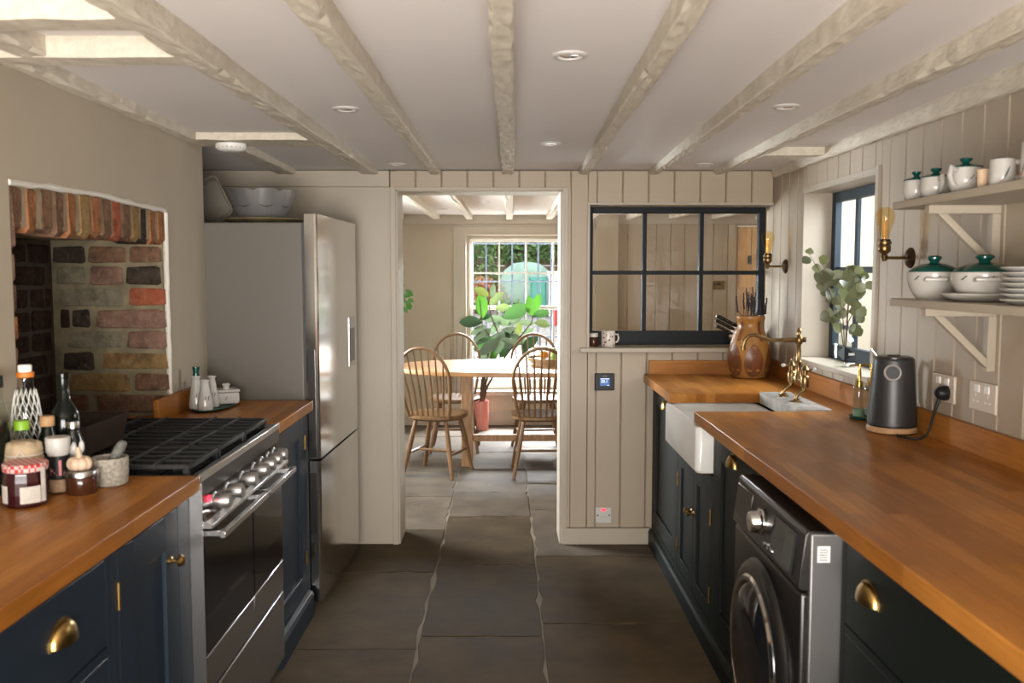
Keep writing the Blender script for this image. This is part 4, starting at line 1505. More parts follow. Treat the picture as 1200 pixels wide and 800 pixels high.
for i in range(17):
    a, s_ = random.uniform(0, 2 * PI), random.uniform(.15, 1)
    tx, ty, hz = .075 * s_ * math.cos(a), .06 * s_ * math.sin(a), random.uniform(.20, .27) - .05 * s_
    bx_, by_ = .025 * math.cos(a), .025 * math.sin(a)
    mb = MB().tube([(bx_, by_, 0), (bx_ * 1.4, by_ * 1.4, .10), (tx, ty, hz - .07)], .0016, 5)
    for k in range(7):
        t_ = k / 6
        mb.ell((tx * (1 + .12 * t_) + random.uniform(-.002, .002), ty * (1 + .12 * t_) + random.uniform(-.002, .002), hz - .07 + .07 * t_), (.0062 - .003 * t_, .0062 - .003 * t_, .007), 6, 4)
    mb.build('stem', M['lavender'], lv)

# --- things on the internal sill
m = bpy.data.materials.new('dotted_glaze')
nt, b, N, L = nodes(m)
tc, vo = N('ShaderNodeTexCoord'), N('ShaderNodeTexVoronoi')
vo.inputs['Scale'].default_value = 62
vo.inputs['Randomness'].default_value = .75
rp = ramp(N, [(.26, (.03, .012, .012)), (.32, (.58, .50, .43))])
L(tc.outputs['Object'], vo.inputs['Vector'])
L(vo.outputs['Distance'], rp.inputs['Fac'])
L(rp.outputs['Color'], b.inputs['Base Color'])
b.inputs['Roughness'].default_value = .25
mg = thing('dotted_mug', 'white mug with dark spots on the internal window sill', 'mug', (.547, 4.790, WZ0))
MB().lathe([(0, 0), (.034, 0), (.037, .004), (.037, .084), (.036, .086), (.034, .084), (.033, .006), (0, .005)], 30).build('body', m, mg)
MB().tube([(.036, .012, .066), (.054, .02, .064), (.058, .02, .045), (.052, .02, .026), (.036, .012, .020)], .005, 10).build('handle', m, mg)
jr = thing('spice_jar', 'small brown jar with pale lid behind the spotted mug', 'jar', (.472, 4.820, WZ0))
MB().lathe([(0, 0), (.024, 0), (.026, .003), (.026, .046), (.021, .052), (0, .052)], 22).build('jar', M['amber_jam'], jr)
MB().lathe([(.023, .050), (.024, .052), (.024, .068), (.022, .070), (0, .070)], 22).build('lid', M['paper'], jr)

kb_ = thing('knife_block', 'wooden knife block with black-handled knives on the internal sill', 'knife block', (1.26, 4.80, WZ0))
MB().prism([(1.200, WZ0 + .052), (1.236, WZ0 + .122), (1.335, WZ0 + .070), (1.335, WZ0), (1.225, WZ0)], 4.755, 4.850, 'y').build('block', M['cork'], kb_, w=True, bev=.003)
dv = Vector((-.885, 0, .466))
fc0, fc1 = Vector((1.200, 0, WZ0 + .052)), Vector((1.236, 0, WZ0 + .122))
for i, (f, y, ln, r) in enumerate(((.82, 4.775, .125, .010), (.82, 4.812, .118, .010), (.55, 4.790, .115, .009), (.55, 4.828, .105, .009), (.22, 4.775, .10, .008), (.22, 4.815, .095, .008))):
    p = fc0.lerp(fc1, f) + Vector((0, y, 0))
    kn = thing('kitchen_knife', ['upper front', 'upper back', 'middle front', 'middle back', 'lowest front', 'lowest back'][i] + ' black-handled knife in the wooden knife block', 'knife', tuple(p), 0, 'knives in the block')
    q = [dv * .004, dv * .02, dv * (ln * .5), dv * (ln * .85), dv * ln + Vector((0, 0, -.004))]
    MB().tube([tuple(v) for v in q], [r * .8, r, r * .9, r, r * .7], 10).build('handle', M['black'], kn)
    mb = MB()
    for u in (.25, .5, .75):
        c_ = dv * (ln * u)
        mb.cyl((c_.x, -r - .0008, c_.z), (c_.x, r + .0008, c_.z), .0022, n=8)
    mb.build('rivets', M['chrome'], kn)

# --- eucalyptus in a square bottle on the side sill
gb = thing('square_bottle', 'square clear glass bottle with dark diamond label on the side window sill', 'bottle', (1.437, 3.800, VZ0), R(22))
mb = MB()
h = .032
loft(mb, [rrect(-h, h, -h, h, .006, 0), rrect(-h, h, -h, h, .006, .100), rrect(-h * .8, h * .8, -h * .8, h * .8, .012, .122), rrect(-.013, .013, -.013, .013, .0125, .142), rrect(-.012, .012, -.012, .012, .0115, .178), rrect(-.015, .015, -.015, .015, .0145, .180), rrect(-.015, .015, -.015, .015, .0145, .188)], cap=False)
mb.add([(-h, -h, .001), (h, -h, .001), (h, h, .001), (-h, h, .001)], [(0, 1, 2, 3)])
mb.build('bottle', M['bottle_glass'], gb)
mb = MB()
e = h + .0006
mb.add([(-e, -e, .030), (-e, .012, .058), (-e, -e, .092), (.026, -e, .058)], [(0, 1, 2), (0, 2, 3)])
mb.build('diamond_label', M['black'], gb)
MB().box(-.020, .024, -e - .0004, -e, .006, .020).build('paper_label', M['white_gang'], gb)
MB().box(-.012, .022, -e - .001, -e - .0004, .052, .055).box(-.012, .020, -e - .001, -e - .0004, .058, .061).build('label_print', M['paper'], gb)
MB().lathe([(.0132, .160), (.0132, .176)], 16).build('neck_band', M['lcd'] if False else M['rail_blue'], gb)

EUC = [(1.43, 4.26, 1.54, 0.02), (1.45, 4.36, 1.5, 0.023), (1.47, 4.18, 1.5, 0.023), (1.45, 4.21, 1.46, 0.022), (1.47, 4.2, 1.42, 0.035), (1.42, 3.98, 1.43, 0.027), (1.46, 3.98, 1.43, 0.027), (1.42, 3.94, 1.34, 0.033), (1.47, 4.15, 1.35, 0.022), (1.47, 3.91, 1.36, 0.028), (1.39, 3.66, 1.43, 0.026), (1.39, 3.61, 1.45, 0.022), (1.4, 3.58, 1.45, 0.019), (1.48, 3.73, 1.43, 0.022), (1.42, 3.58, 1.41, 0.019), (1.44, 3.74, 1.39, 0.025), (1.41, 3.64, 1.36, 0.025), (1.43, 3.63, 1.36, 0.019), (1.42, 3.81, 1.33, 0.024), (1.42, 3.71, 1.33, 0.025), (1.44, 3.89, 1.27, 0.03), (1.44, 3.81, 1.27, 0.028), (1.47, 4.13, 1.24, 0.028), (1.45, 3.72, 1.28, 0.022), (1.47, 3.7, 1.29, 0.016), (1.47, 3.73, 1.25, 0.019), (1.48, 3.81, 1.2, 0.026), (1.45, 3.92, 1.2, 0.024), (1.4, 3.6, 1.31, 0.02), (1.47, 4.04, 1.23, 0.018), (1.48, 3.67, 1.39, 0.021), (1.47, 4.04, 1.4, 0.024), (1.44, 3.86, 1.4, 0.02)]


def leaf_mesh(name, m, wid, fold=.12, droop=.15, pointed=1.0, n=8):
    """unit-length leaf along +x, folded on the midrib and drooping"""
    vs, fs = [], []
    for i in range(n + 1):
        t = i / n
        w = wid * (math.sin(PI * t ** pointed) ** .75) if 0 < i < n else 0.004
        z = -droop * (t - .3) ** 2
        vs += [(t - .5, -w / 2, z + fold * w), (t - .5, 0, z), (t - .5, w / 2, z + fold * w)]
    for i in range(n):
        a = i * 3
        fs += [(a, a + 1, a + 4, a + 3), (a + 1, a + 2, a + 5, a + 4)]
    me = bpy.data.meshes.new(name)
    me.from_pydata(vs, [], fs)
    me.materials.append(m)
    for p in me.polygons:
        p.use_smooth = True
    return me


def orient(d, nrm):
    x = Vector(d).normalized()
    z = Vector(nrm)
    z = (z - x * z.dot(x)).normalized()
    y = z.cross(x)
    return Matrix((x, y, z)).transposed().to_euler()


eu = thing('eucalyptus_sprigs', 'dried grey green eucalyptus sprigs in the square bottle', 'dried leaves', (1.437, 3.800, VZ0 + .02))
eo = Vector(eu.location)
em = [leaf_mesh('leaf', M['euc'], .95, .10, .2), leaf_mesh('leaf', M['euc2'], .9, .15, .3)]
EUC += [(x + random.uniform(-.03, .03), y + random.uniform(-.09, .09), z + random.uniform(-.05, .03), r * random.uniform(.7, 1)) for x, y, z, r in EUC[4:28]]
for i, (x, y, z, r) in enumerate(EUC):
    if y > 3.93:
        k = 3.82 / y
        x, y, z, r = x * k, 3.82, 1.44 + (z - 1.44) * k, r * k
    x = max(1.23, min(x, 1.50))
    d = Vector((random.uniform(-1, 1), random.uniform(-.5, .5), random.uniform(-.9, .7)))
    nrm = Vector((-.35 + random.uniform(-.45, .45), -.9, random.uniform(-.5, .6)))
    piece(em[i % 3 == 0], 'leaf', eu, tuple(Vector((x, y, z)) - eo), orient(d, nrm), (r * 2.2, r * 2.2, r * 2.2))
for tipx, tipy, tipz, mid in ((1.28, 3.82, 1.52, .0), (1.40, 3.60, 1.45, .02), (1.44, 3.74, 1.45, .01), (1.38, 3.84, 1.42, -.02), (1.46, 3.70, 1.30, .01)):
    e_ = Vector((tipx, tipy, tipz)) - eo
    MB().tube([(0, 0, .02), (e_.x * .15, e_.y * .15, .17), (e_.x * .5, e_.y * .5 + mid, .17 + (e_.z - .17) * .55), tuple(e_)], [.0022, .0022, .0018, .001], 6).build('stem', M['stem'], eu)


# --- white pottery on the shelves
def lidded_pot(r, h, x, y, z, label, handle, cat='pot', spout=None, group=None, knob_h=.022):
    t = thing('lidded_pot', label, cat, (x, y, z), 0, group)
    MB().lathe([(0, 0), (r * .72, 0), (r * .78, .003), (r * .97, h * .35), (r, h * .55), (r * .93, h * .92), (r * .93, h), (r * .85, h), (r * .82, h * .9), (0, h * .3)], 28).build('body', M['white_ceramic'], t)
    ld = MB().lathe([(r * .95, h), (r * .97, h + .003), (r * .6, h + .009), (r * .3, h + .011), (0, h + .011)], 28).build('lid', M['green_glaze'], t)
    MB().lathe([(r * .26, h + .010), (r * .20, h + .014), (r * .22, h + knob_h - .006), (r * .36, h + knob_h), (r * .36, h + knob_h + .004), (r * .2, h + knob_h + .006), (0, h + knob_h + .006)], 20).build('knob', M['green_glaze'], ld)
    a = handle
    c_, s_ = math.cos(a), math.sin(a)
    MB().tube([(r * .93 * c_, r * .93 * s_, h * .88), ((r + .022) * c_, (r + .022) * s_, h * .98), ((r + .027) * c_, (r + .027) * s_, h * .66), ((r + .014) * c_, (r + .014) * s_, h * .32), (r * .9 * c_, r * .9 * s_, h * .24)], .007, 10).build('handle', M['white_ceramic'], t)
    mb = MB()
    for da in (-.25, .05):
        aa = a + 1.1 + da
        mb.tube([((r * 1.005) * math.cos(aa), (r * 1.005) * math.sin(aa), h * .5), ((r * 1.0) * math.cos(aa + .2), (r * 1.0) * math.sin(aa + .2), h * .66)], .0012, 5)
    mb.build('leaf_motif', M['leafprint'], t)
    return t


UZ, LZ = 1.652, 1.362
lidded_pot(.036, .058, 1.214, 2.690, UZ, 'small white lidded pot with green knob at the far end of the upper shelf', -1.45)
lidded_pot(.042, .056, 1.222, 2.585, UZ, 'second white lidded pot from the far end of the upper shelf', -1.75)
lidded_pot(.043, .064, 1.223, 2.420, UZ, 'white lidded pot beside the cream ridged cup on the upper shelf', -2.6)
cc = thing('ridged_cup', 'small cream ridged cup between lidded pot and mug on the upper shelf', 'cup', (1.202, 2.290, UZ))
pr = [(0, 0), (.012, 0), (.0125, .003)]
for i in range(8):
    pr += [(.0135 + .0003 * i, .006 + i * .0048), (.0127 + .0003 * i, .0084 + i * .0048)]
pr += [(.0165, .046), (.0150, .046), (.012, .01), (0, .008)]
MB().lathe(pr, 22).build('body', M['cream_cup'], cc)


def mug(r, h, x, y, label, a):
    t = thing('mug', label, 'mug', (x, y, UZ), 0, 'mugs with a leaf motif')
    MB().lathe([(0, 0), (r * .9, 0), (r * .96, .003), (r, h * .3), (r, h - .002), (r * .96, h), (r * .91, h - .003), (r * .9, .006), (0, .005)], 28).build('body', M['white_ceramic'], t)
    MB().lathe([(r * .915, h - .016), (r * .925, h - .002), (r * .96, h + .0006), (r * .99, h + .0002), (r * .955, h + .0012), (r * .90, h - .004)], 28).build('rim', M['green_glaze'], t)
    c_, s_ = math.cos(a), math.sin(a)
    MB().tube([(r * .95 * c_, r * .95 * s_, h * .86), ((r + .018) * c_, (r + .018) * s_, h * .88), ((r + .024) * c_, (r + .024) * s_, h * .6), ((r + .014) * c_, (r + .014) * s_, h * .3), (r * .95 * c_, r * .95 * s_, h * .24)], .006, 10).build('handle', M['white_ceramic'], t)
    mb = MB()
    pts = [(a - 1.25 + .45 * k / 5, h * (.18 + .5 * k / 5)) for k in range(6)]
    mb.tube([((r + .0004) * math.cos(b), (r + .0004) * math.sin(b), z) for b, z in pts], [.0005, .0016, .002, .002, .0016, .0005], 6)
    mb.build('leaf_motif', M['leafprint'], t)
    mb = MB()
    mb.tube([((r + .0004) * math.cos(a - 1.45 + .05 * k), (r + .0004) * math.sin(a - 1.45 + .05 * k), h * (.12 + .02 * k)) for k in range(5)], .0014, 6)
    mb.build('rust_motif', M['redprint'], t)
    return t


mug(.030, .062, 1.210, 2.215, 'white mug with leaf motif right of the cream ridged cup', -.75)
mug(.042, .088, 1.226, 2.085, 'larger white mug with leaf motif at the right edge of the upper shelf', -1.9)


def casserole(r, h, x, y, z, label, sy=1.0):
    t = thing('casserole_dish', label, 'casserole dish', (x, y, z), 0, 'green-lidded casseroles')
    MB().lathe([(0, 0), (r * .60, 0), (r * .64, .003), (r * .86, h * .34), (r * .97, h * .62), (r, h * .88), (r * .99, h), (r * .93, h), (r * .9, h * .8), (0, h * .2)], 36).build('body', M['white_ceramic'], t)
    ld = MB().lathe([(r * .95, h - .002), (r * .93, h + .004), (r * .75, h + .014), (r * .45, h + .023), (r * .2, h + .026), (0, h + .026)], 34).build('lid', M['green_glaze'], t)
    k = r * .28
    MB().lathe([(k * .75, h + .024), (k * .6, h + .029), (k * .7, h + .034), (k, h + .038), (k * 1.02, h + .043), (k * .8, h + .047), (0, h + .048)], 22).build('knob', M['green_glaze'], ld)
    for a in (-PI / 2 - .35, PI / 2 - .35):
        c_, s_ = math.cos(a), math.sin(a)
        tx, ty = -s_, c_
        pts = [(r * .95 * c_ + tx * u * r * .38, r * .95 * s_ + ty * u * r * .38, h * .72) for u in (-1,)]
        pts += [((r + .012) * c_ + tx * u * r * .34, (r + .012) * s_ + ty * u * r * .34, h * .74) for u in (-1, -.4, .4, 1)]
        pts += [(r * .95 * c_ + tx * r * .38, r * .95 * s_ + ty * r * .38, h * .72)]
        MB().tube(pts, .0058, 10).build('handle', M['white_ceramic'], t)
    mb = MB()
    for aa in (-2.75, -1.95):
        mb.tube([((r * 1.003) * math.cos(aa), (r * 1.003) * math.sin(aa), h * .72), ((r * 1.004) * math.cos(aa + .18), (r * 1.004) * math.sin(aa + .18), h * .86)], .0014, 6)
    mb.build('leaf_motif', M['leafprint'], t)
    return t


casserole(.073, .080, 1.252, 2.640, LZ, 'white casserole with green lid at the far end of the lower shelf')
plt = tag(MB().lathe([(0, .003), (.062, .003), (.064, 0), (.068, 0), (.098, .014), (.105, .020), (.104, .023), (.096, .019), (.066, .007), (0, .007)], 44).build('plate', M['white_ceramic'], loc=(1.286, 2.425, LZ)),
          'broad white plate under the second casserole on the lower shelf', 'plate')
casserole(.083, .072, 1.286, 2.425, LZ + .0072, 'white casserole with green lid standing on a white plate')
me = None
for i in range(7):
    z = LZ + i * .0128
    if me is None:
        o = MB().lathe([(0, .002), (.040, .002), (.042, 0), (.046, 0), (.066, .010), (.072, .0125), (.0715, .0150), (.064, .0130), (.044, .0055), (0, .005)], 40).build('plate', M['white_ceramic'], loc=(1.262, 2.155, z))
        me = o
    else:
        o = me.copy()
        C.objects.link(o)
        o.location = (1.262, 2.155, z)
    tag(o, 'white plate, ' + ['lowest', 'second from the bottom', 'third from the bottom', 'middle one', 'third from the top', 'second from the top', 'topmost'][i] + ' of the lower shelf stack', 'plate', 'stack of small white plates')

# --- on top of the fridge
FZ = 1.649
tag(MB().lathe([(0, .004), (.10, .004), (.105, 0), (.11, 0), (.165, .020), (.178, .026), (.177, .030), (.165, .026), (.11, .010), (0, .009)], 44, sy=.85).build('serving_platter', M['olive_tray'], loc=(-1.085, 4.10, FZ)),
    'oval olive brown platter under the grey bowl on the fridge', 'platter')
bw = thing('fluted_bowl', 'large silvery grey fluted bowl on the platter on the fridge', 'bowl', (-1.090, 4.10, FZ + .0102))
mb = MB()
vs, fs = [], []
n = 40
prof2 = [(.082, 0), (.088, .003), (.118, .05), (.132, .085), (.150, .140), (.152, .146), (.147, .146), (.128, .085), (.10, .02)]
for (r, z) in prof2:
    for j in range(n):
        a = 2 * PI * j / n
        k = 1 - (.055 * (z / .146) if j % 5 == 0 else 0)
        dz = -.010 * (z / .146) if j % 5 == 0 else 0
        vs.append((r * k * math.cos(a), r * k * math.sin(a), z + dz))
for i in range(len(prof2) - 1):
    for j in range(n):
        j2 = (j + 1) % n
        fs.append((i * n + j, i * n + j2, i * n + n + j2, i * n + n + j))
fs += [tuple(range(n)), tuple(range((len(prof2) - 1) * n, len(prof2) * n))]
mb.add(vs, fs).build('body', M['silver_bowl'], bw)
mb = MB()
for j in range(0, n, 5):
    a0, a1 = 2 * PI * (j + .8) / n, 2 * PI * (j + 4.2) / n
    pts = []
    for k in range(9):
        a = a0 + (a1 - a0) * k / 8
        zz = .080 - .010 * math.sin(PI * k / 8)
        r = .1305 + (zz - .085) * .4
        pts.append((r * math.cos(a), r * math.sin(a), zz))
    mb.tube(pts, [.001, .002, .0026, .003, .003, .003, .0026, .002, .001], 6)
mb.build('rim_decoration', M['gap'], bw)
gd = thing('baking_dish', 'greyish baking dish standing on edge against the wall on the fridge', 'dish', (-1.345, 4.20, FZ + .116))
gd.rotation_euler = (R(-4), R(-27), 0)
mb = MB()
loft(mb, [[(x, z_, y) for x, y, z_ in l] for l in (rrect(-.066, .066, -.088, .088, .02, .0), rrect(-.074, .074, -.096, .096, .024, -.030), rrect(-.078, .078, -.100, .100, .026, -.032), rrect(-.070, .070, -.092, .092, .022, -.030), rrect(-.060, .060, -.082, .082, .018, -.006))])
mb.build('dish', mat('smoky_glaze', (.20, .18, .145), .25), gd)

# --- cruet set beside the cooker
tag(MB().lathe([(0, .003), (.066, .003), (.072, .008), (.070, .011), (.064, .007), (0, .007)], 36, sx=1, sy=2.25).build('cruet_tray', M['green_glaze'], loc=(-1.146, 3.548, WT)),
    'long dark green tray under the white cruet set', 'tray')


def cruet(x, y, h, label, stopper):
    t = thing('cruet_bottle', label, 'bottle', (x, y, WT + .0075), 0, 'white cruet bottles')
    MB().lathe([(0, 0), (.026, 0), (.029, .006), (.029, .020), (.023, h * .5), (.0155, h * .85), (.0145, h * .92), (.0185, h * .98), (.0185, h), (.014, h), (.012, h * .9), (0, h * .88)], 26).build('body', M['white_ceramic'], t)
    if stopper:
        MB().lathe([(.012, h - .004), (.012, h + .004), (.011, h + .012), (.014, h + .030), (.0135, h + .034), (0, h + .034)], 18).build('stopper', M['green_glaze'], t)
    mb = MB()
    for a in (-1.3, -.8):
        mb.tube([(.0262 * math.cos(a), .0262 * math.sin(a), h * .36), (.0240 * math.cos(a + .15), .0240 * math.sin(a + .15), h * .47)], .0014, 6)
    mb.build('leaf_motif', M['leafprint'], t)
    return t


cruet(-1.190, 3.470, .128, 'white cruet bottle with green stopper beside the cooker', True)
cruet(-1.142, 3.425, .118, 'unstoppered white cruet bottle in front of the cruet set', False)
cruet(-1.150, 3.525, .120, 'unstoppered white cruet bottle behind the front one', False)
bt = thing('mustard_box', 'square white lidded pot with leaf motif behind the cruet bottles', 'pot', (-1.122, 3.620, WT + .0075), R(28))
MB().box(-.044, .044, -.044, .044, 0, .046).build('body', M['white_ceramic'], bt, bev=.008, seg=3)
lo = MB().box(-.046, .046, -.046, .046, .047, .058).build('lid', M['white_ceramic'], bt, bev=.004)
MB().lathe([(.014, .056), (.012, .066), (.016, .074), (.012, .080), (0, .081)], 18).build('knob', M['white_ceramic'], lo)
MB().tube([(.0446, -.010, .016), (.0446, .006, .026), (.0446, .014, .040)], .0016, 6).tube([(-.012, -.0446, .018), (-.006, -.0446, .030)], .0014, 6).build('leaf_motif', M['leafprint'], bt)


# --- bottles and jars on the left worktop
def bot(name, label, cat, x, y):
    return thing(name, label, cat, (x, y, WT))


t = bot('jam_jar', 'dark jam jar with white label and red gingham lid at the left edge', 'jar', -1.098, 2.050)
mb = MB()
mb.lathe([(0, 0), (.042, 0), (.046, .005), (.048, .030), (.047, .058), (.044, .074), (.043, .080), (0, .080)], 12)
jo = mb.build('jar', M['jam'], t, bev=.002)
ml = bpy.data.materials.new('gingham')
nt, b, N, L = nodes(ml)
tc, ck = N('ShaderNodeTexCoord'), N('ShaderNodeTexChecker')
ck.inputs['Scale'].default_value = 110
ck.inputs['Color1'].default_value = (.50, .03, .035, 1)
ck.inputs['Color2'].default_value = (.62, .50, .46, 1)
L(tc.outputs['Object'], ck.inputs['Vector'])
L(ck.outputs['Color'], b.inputs['Base Color'])
MB().lathe([(.044, .080), (.047, .082), (.048, .096), (.045, .099), (0, .099)], 30).build('lid', ml, t)
for a0, a1, z0, z1 in ((-1.35, -.45, .012, .050), (-2.55, -1.95, .012, .052), (-.42, -.15, .012, .09)):
    mb = MB()
    n = 6
    vs = [(.0488 * math.cos(a0 + (a1 - a0) * i / n), .0488 * math.sin(a0 + (a1 - a0) * i / n), z) for i in range(n + 1) for z in (z0, z1)]
    mb.add(vs, [(2 * i, 2 * i + 2, 2 * i + 3, 2 * i + 1) for i in range(n)])
    mb.build('label', M['paper'], t)
t = bot('covered_jar', 'jar with tied crumpled brown cover behind the jam jar', 'jar', -1.145, 2.135)
MB().lathe([(0, 0), (.035, 0), (.038, .004), (.038, .10), (.034, .106), (0, .106)], 26).build('jar', M['paper'], t)
mb = MB()
vs, fs = [], []
pf = [(.041, .088), (.039, .100), (.040, .112), (.039, .124), (.032, .131), (.015, .132)]
n = 26
for (r, z) in pf:
    for j in range(n):
        a = 2 * PI * j / n
        k = 1 + random.uniform(-.06, .06)
        vs.append((r * k * math.cos(a), r * k * math.sin(a), z + random.uniform(-.003, .003)))
for i in range(len(pf) - 1):
    for j in range(n):
        j2 = (j + 1) % n
        fs.append((i * n + j, i * n + j2, i * n + n + j2, i * n + n + j))
fs.append(tuple(range((len(pf) - 1) * n, len(pf) * n)))
mb.add(vs, fs).build('cover', M['kraft'], t)
MB().tube([(.0400 * math.cos(2 * PI * j / 20), .0400 * math.sin(2 * PI * j / 20), .101) for j in range(20)], .0016, 6, closed=True).tube([(.02, -.036, .101), (.012, -.042, .115), (.004, -.042, .102), (-.006, -.043, .086)], .0015, 6).build('string', M['paper'], t)

t = bot('salt_grinder', 'clear grinder of pink salt with grey cap beside the garlic jar', 'grinder', -1.081, 2.168)
MB().lathe([(0, 0), (.025, 0), (.026, .003), (.026, .092), (0, .092)], 24).build('body', M['bottle_glass'], t)
MB().lathe([(0, .004), (.0235, .004), (.0235, .034), (0, .034)], 22).build('salt', M['salt'], t)
MB().lathe([(.0262, .038), (.0262, .092)], 24).build('label', M['black'], t)
MB().lathe([(.024, .092), (.024, .096), (.027, .100), (.028, .132), (.026, .135), (0, .135)], 24).build('cap', M['grey_plate'], t)
mb = MB()
for a0, z0, z1 in ((-1.1, .045, .082),):
    vs = [(.0266 * math.cos(a0 + d), .0266 * math.sin(a0 + d), z) for d in (0, .22) for z in (z0, z1)]
    mb.add(vs, [(0, 2, 3, 1)])
for i in range(4):
    vs = [(.0266 * math.cos(-1.9 + d), .0266 * math.sin(-1.9 + d), z) for d in (0, .16 * (4 - i)) for z in (.046 + i * .005, .0485 + i * .005)]
    mb.add(vs, [(0, 2, 3, 1)])
mb.build('label_print', M['pink_print'], t)

t = bot('preserve_jar', 'short brown preserve jar with silver lid under the garlic', 'jar', -1.022, 2.158)
MB().lathe([(0, 0), (.033, 0), (.036, .004), (.036, .038), (.034, .042), (0, .042)], 28).build('jar', M['amber_jam'], t)
MB().lathe([(.036, .042), (.0385, .044), (.0385, .055), (.0365, .0575), (.034, .057), (0, .056)], 30).build('lid', M['steel'], t)
t = thing('garlic_bulb', 'garlic bulb lying on the silver lid of the preserve jar', 'garlic', (-1.024, 2.156, WT + .057))
for i in range(7):
    a = 2 * PI * i / 7
    MB().ell((.016 * math.cos(a), .014 * math.sin(a), .016), (.014, .0135, .016), 12, 7).build('clove', M['garlic'], t)
MB().tube([(0, 0, .022), (-.001, 0, .034), (-.004, .002, .046), (-.004, .003, .054)], [.012, .007, .005, .006], 10).build('stalk', M['garlic'], t)
t = bot('stone_mortar', 'speckled stone mortar at the edge of the hob', 'mortar', -.992, 2.246)
MB().lathe([(0, 0), (.036, 0), (.041, .004), (.044, .03), (.0445, .066), (.043, .070), (.037, .070), (.034, .06), (.028, .02), (0, .014)], 30).build('bowl', M['granite'], t)
t = thing('stone_pestle', 'dark stone pestle leaning in the mortar', 'pestle', (-.992, 2.246, WT + .017))
MB().tube([(-.012, 0, .012), (-.004, 0, .026), (.012, .0, .052), (.026, 0, .074), (.032, 0, .084)], [.013, .013, .0105, .0135, .012], 16).ell((-.014, 0, .012), (.013, .013, .012)).ell((.0325, 0, .085), (.012, .012, .010)).build('pestle', M['granite_dark'], t)

t = bot('oil_bottle', 'clear oil bottle with lime green cap behind the covered jar', 'bottle', -1.186, 2.205)
MB().lathe([(0, 0), (.026, 0), (.028, .004), (.028, .10), (.024, .125), (.014, .138), (.013, .150), (0, .150)], 24).build('bottle', M['bottle_glass'], t)
MB().lathe([(0, .004), (.0255, .004), (.0255, .06), (0, .06)], 20).build('oil', M['amber_jam'], t)
MB().lathe([(.0185, .147), (.0185, .167), (.017, .169), (0, .169)], 22).build('cap', M['green_cap'], t)
t = bot('vinegar_bottle', 'tall half-full dark bottle with black cap at the far left', 'bottle', -1.213, 2.146)
MB().lathe([(0, 0), (.026, 0), (.028, .005), (.028, .16), (.025, .195), (.016, .235), (.0145, .262), (0, .262)], 26).build('bottle', M['bottle_glass'], t)
MB().lathe([(0, .005), (.0265, .005), (.0265, .155), (.025, .175), (0, .175)], 24).build('vinegar', M['dark_bottle'], t)
MB().lathe([(.0175, .258), (.0175, .284), (.016, .286), (0, .286)], 22).build('cap', M['black'], t)

# bottle wrapped in a white net: the net is real tubes around the glass
t = bot('netted_bottle', 'tall clear bottle in a white net with orange and white stopper', 'bottle', -1.206, 2.268)
MBP = [(0, 0), (.034, 0), (.036, .005), (.036, .12), (.034, .165), (.027, .215), (.0185, .250), (.0175, .272), (0, .272)]
MB().lathe(MBP, 28).build('bottle', M['bottle_glass'], t)


def mr(z):
    for (r0, z0), (r1, z1) in zip(MBP[1:], MBP[2:]):
        if z0 <= z <= z1 and z1 > z0:
            return r0 + (r1 - r0) * (z - z0) / (z1 - z0)
    return .018


mb = MB()
nn = 14
for s_ in (0, 1):
    for j in range(nn):
        pts = []
        for k in range(41):
            z = .012 + .225 * k / 40
            ph = (k / 40 * 9) * PI
            off = (1 if s_ else -1) * (.5 - .5 * math.cos(ph)) * (PI / nn)
            a = 2 * PI * j / nn + off * 1.0
            r = mr(z) + .0012
            pts.append((r * math.cos(a), r * math.sin(a), z))
        mb.tube(pts, .0009, 4)
mb.build('net', M['white_gang'], t, kind='stuff')
MB().lathe([(.0185, .268), (.021, .270), (.021, .280), (.0185, .282)], 24).build('seal', M['orange_cap'], t)
MB().lathe([(.016, .281), (.0165, .296), (.014, .300), (0, .300)], 22).build('stopper', M['white_gang'], t)
t = bot('sauce_bottle', 'small dark bottle with wooden cap between netted bottle and silver capped one', 'bottle', -1.141, 2.240)
MB().lathe([(0, 0), (.023, 0), (.025, .004), (.025, .11), (.016, .135), (.0125, .152), (0, .152)], 22).build('bottle', M['dark_bottle'], t)
MB().lathe([(.0165, .150), (.0172, .152), (.0172, .172), (.0155, .175), (0, .175)], 22).build('cap', M['cork'], t)
t = bot('wine_bottle', 'big black round-shouldered bottle against the bricks by the cooker', 'bottle', -1.128, 2.302)
MB().lathe([(0, 0), (.034, 0), (.036, .006), (.036, .155), (.033, .175), (.022, .195), (.0145, .205), (.0135, .262), (.016, .264), (.016, .274), (0, .274)], 28).build('bottle', M['dark_bottle'], t)
t = bot('pepper_bottle', 'clear small bottle with silver screw cap behind the garlic', 'bottle', -1.075, 2.235)
MB().lathe([(0, 0), (.026, 0), (.028, .004), (.028, .09), (.024, .115), (.014, .138), (.013, .148), (0, .148)], 22).build('bottle', M['bottle_glass'], t)
MB().lathe([(0, .004), (.025, .004), (.025, .075), (0, .078)], 18).build('peppercorns', M['granite_dark'], t)
MB().lathe([(.0155, .146), (.0155, .160), (.0145, .162), (0, .162)], 22).build('cap', M['steel'], t)
mb = MB()
for i in range(5):
    a = -1.35 + i * .22
    mb.ell((.0283 * math.cos(a), .0283 * math.sin(a), .09 + .01 * math.sin(i * 2)), (.007, .007, .016), 8, 5)
mb.build('label', M['white'], t)
t = thing('roasting_tin', 'dark wooden-sided roasting tin lying on the back of the hob', 'tin', (-1.235, 2.575, .9365))
mb = MB()
loft(mb, [rrect(-.085, .085, -.135, .135, .015, 0), rrect(-.10, .10, -.15, .15, .02, .085), rrect(-.095, .095, -.145, .145, .018, .085), rrect(-.080, .080, -.130, .130, .013, .006)])
mb.build('tin', M['dark_wood'], t)
mb = MB()
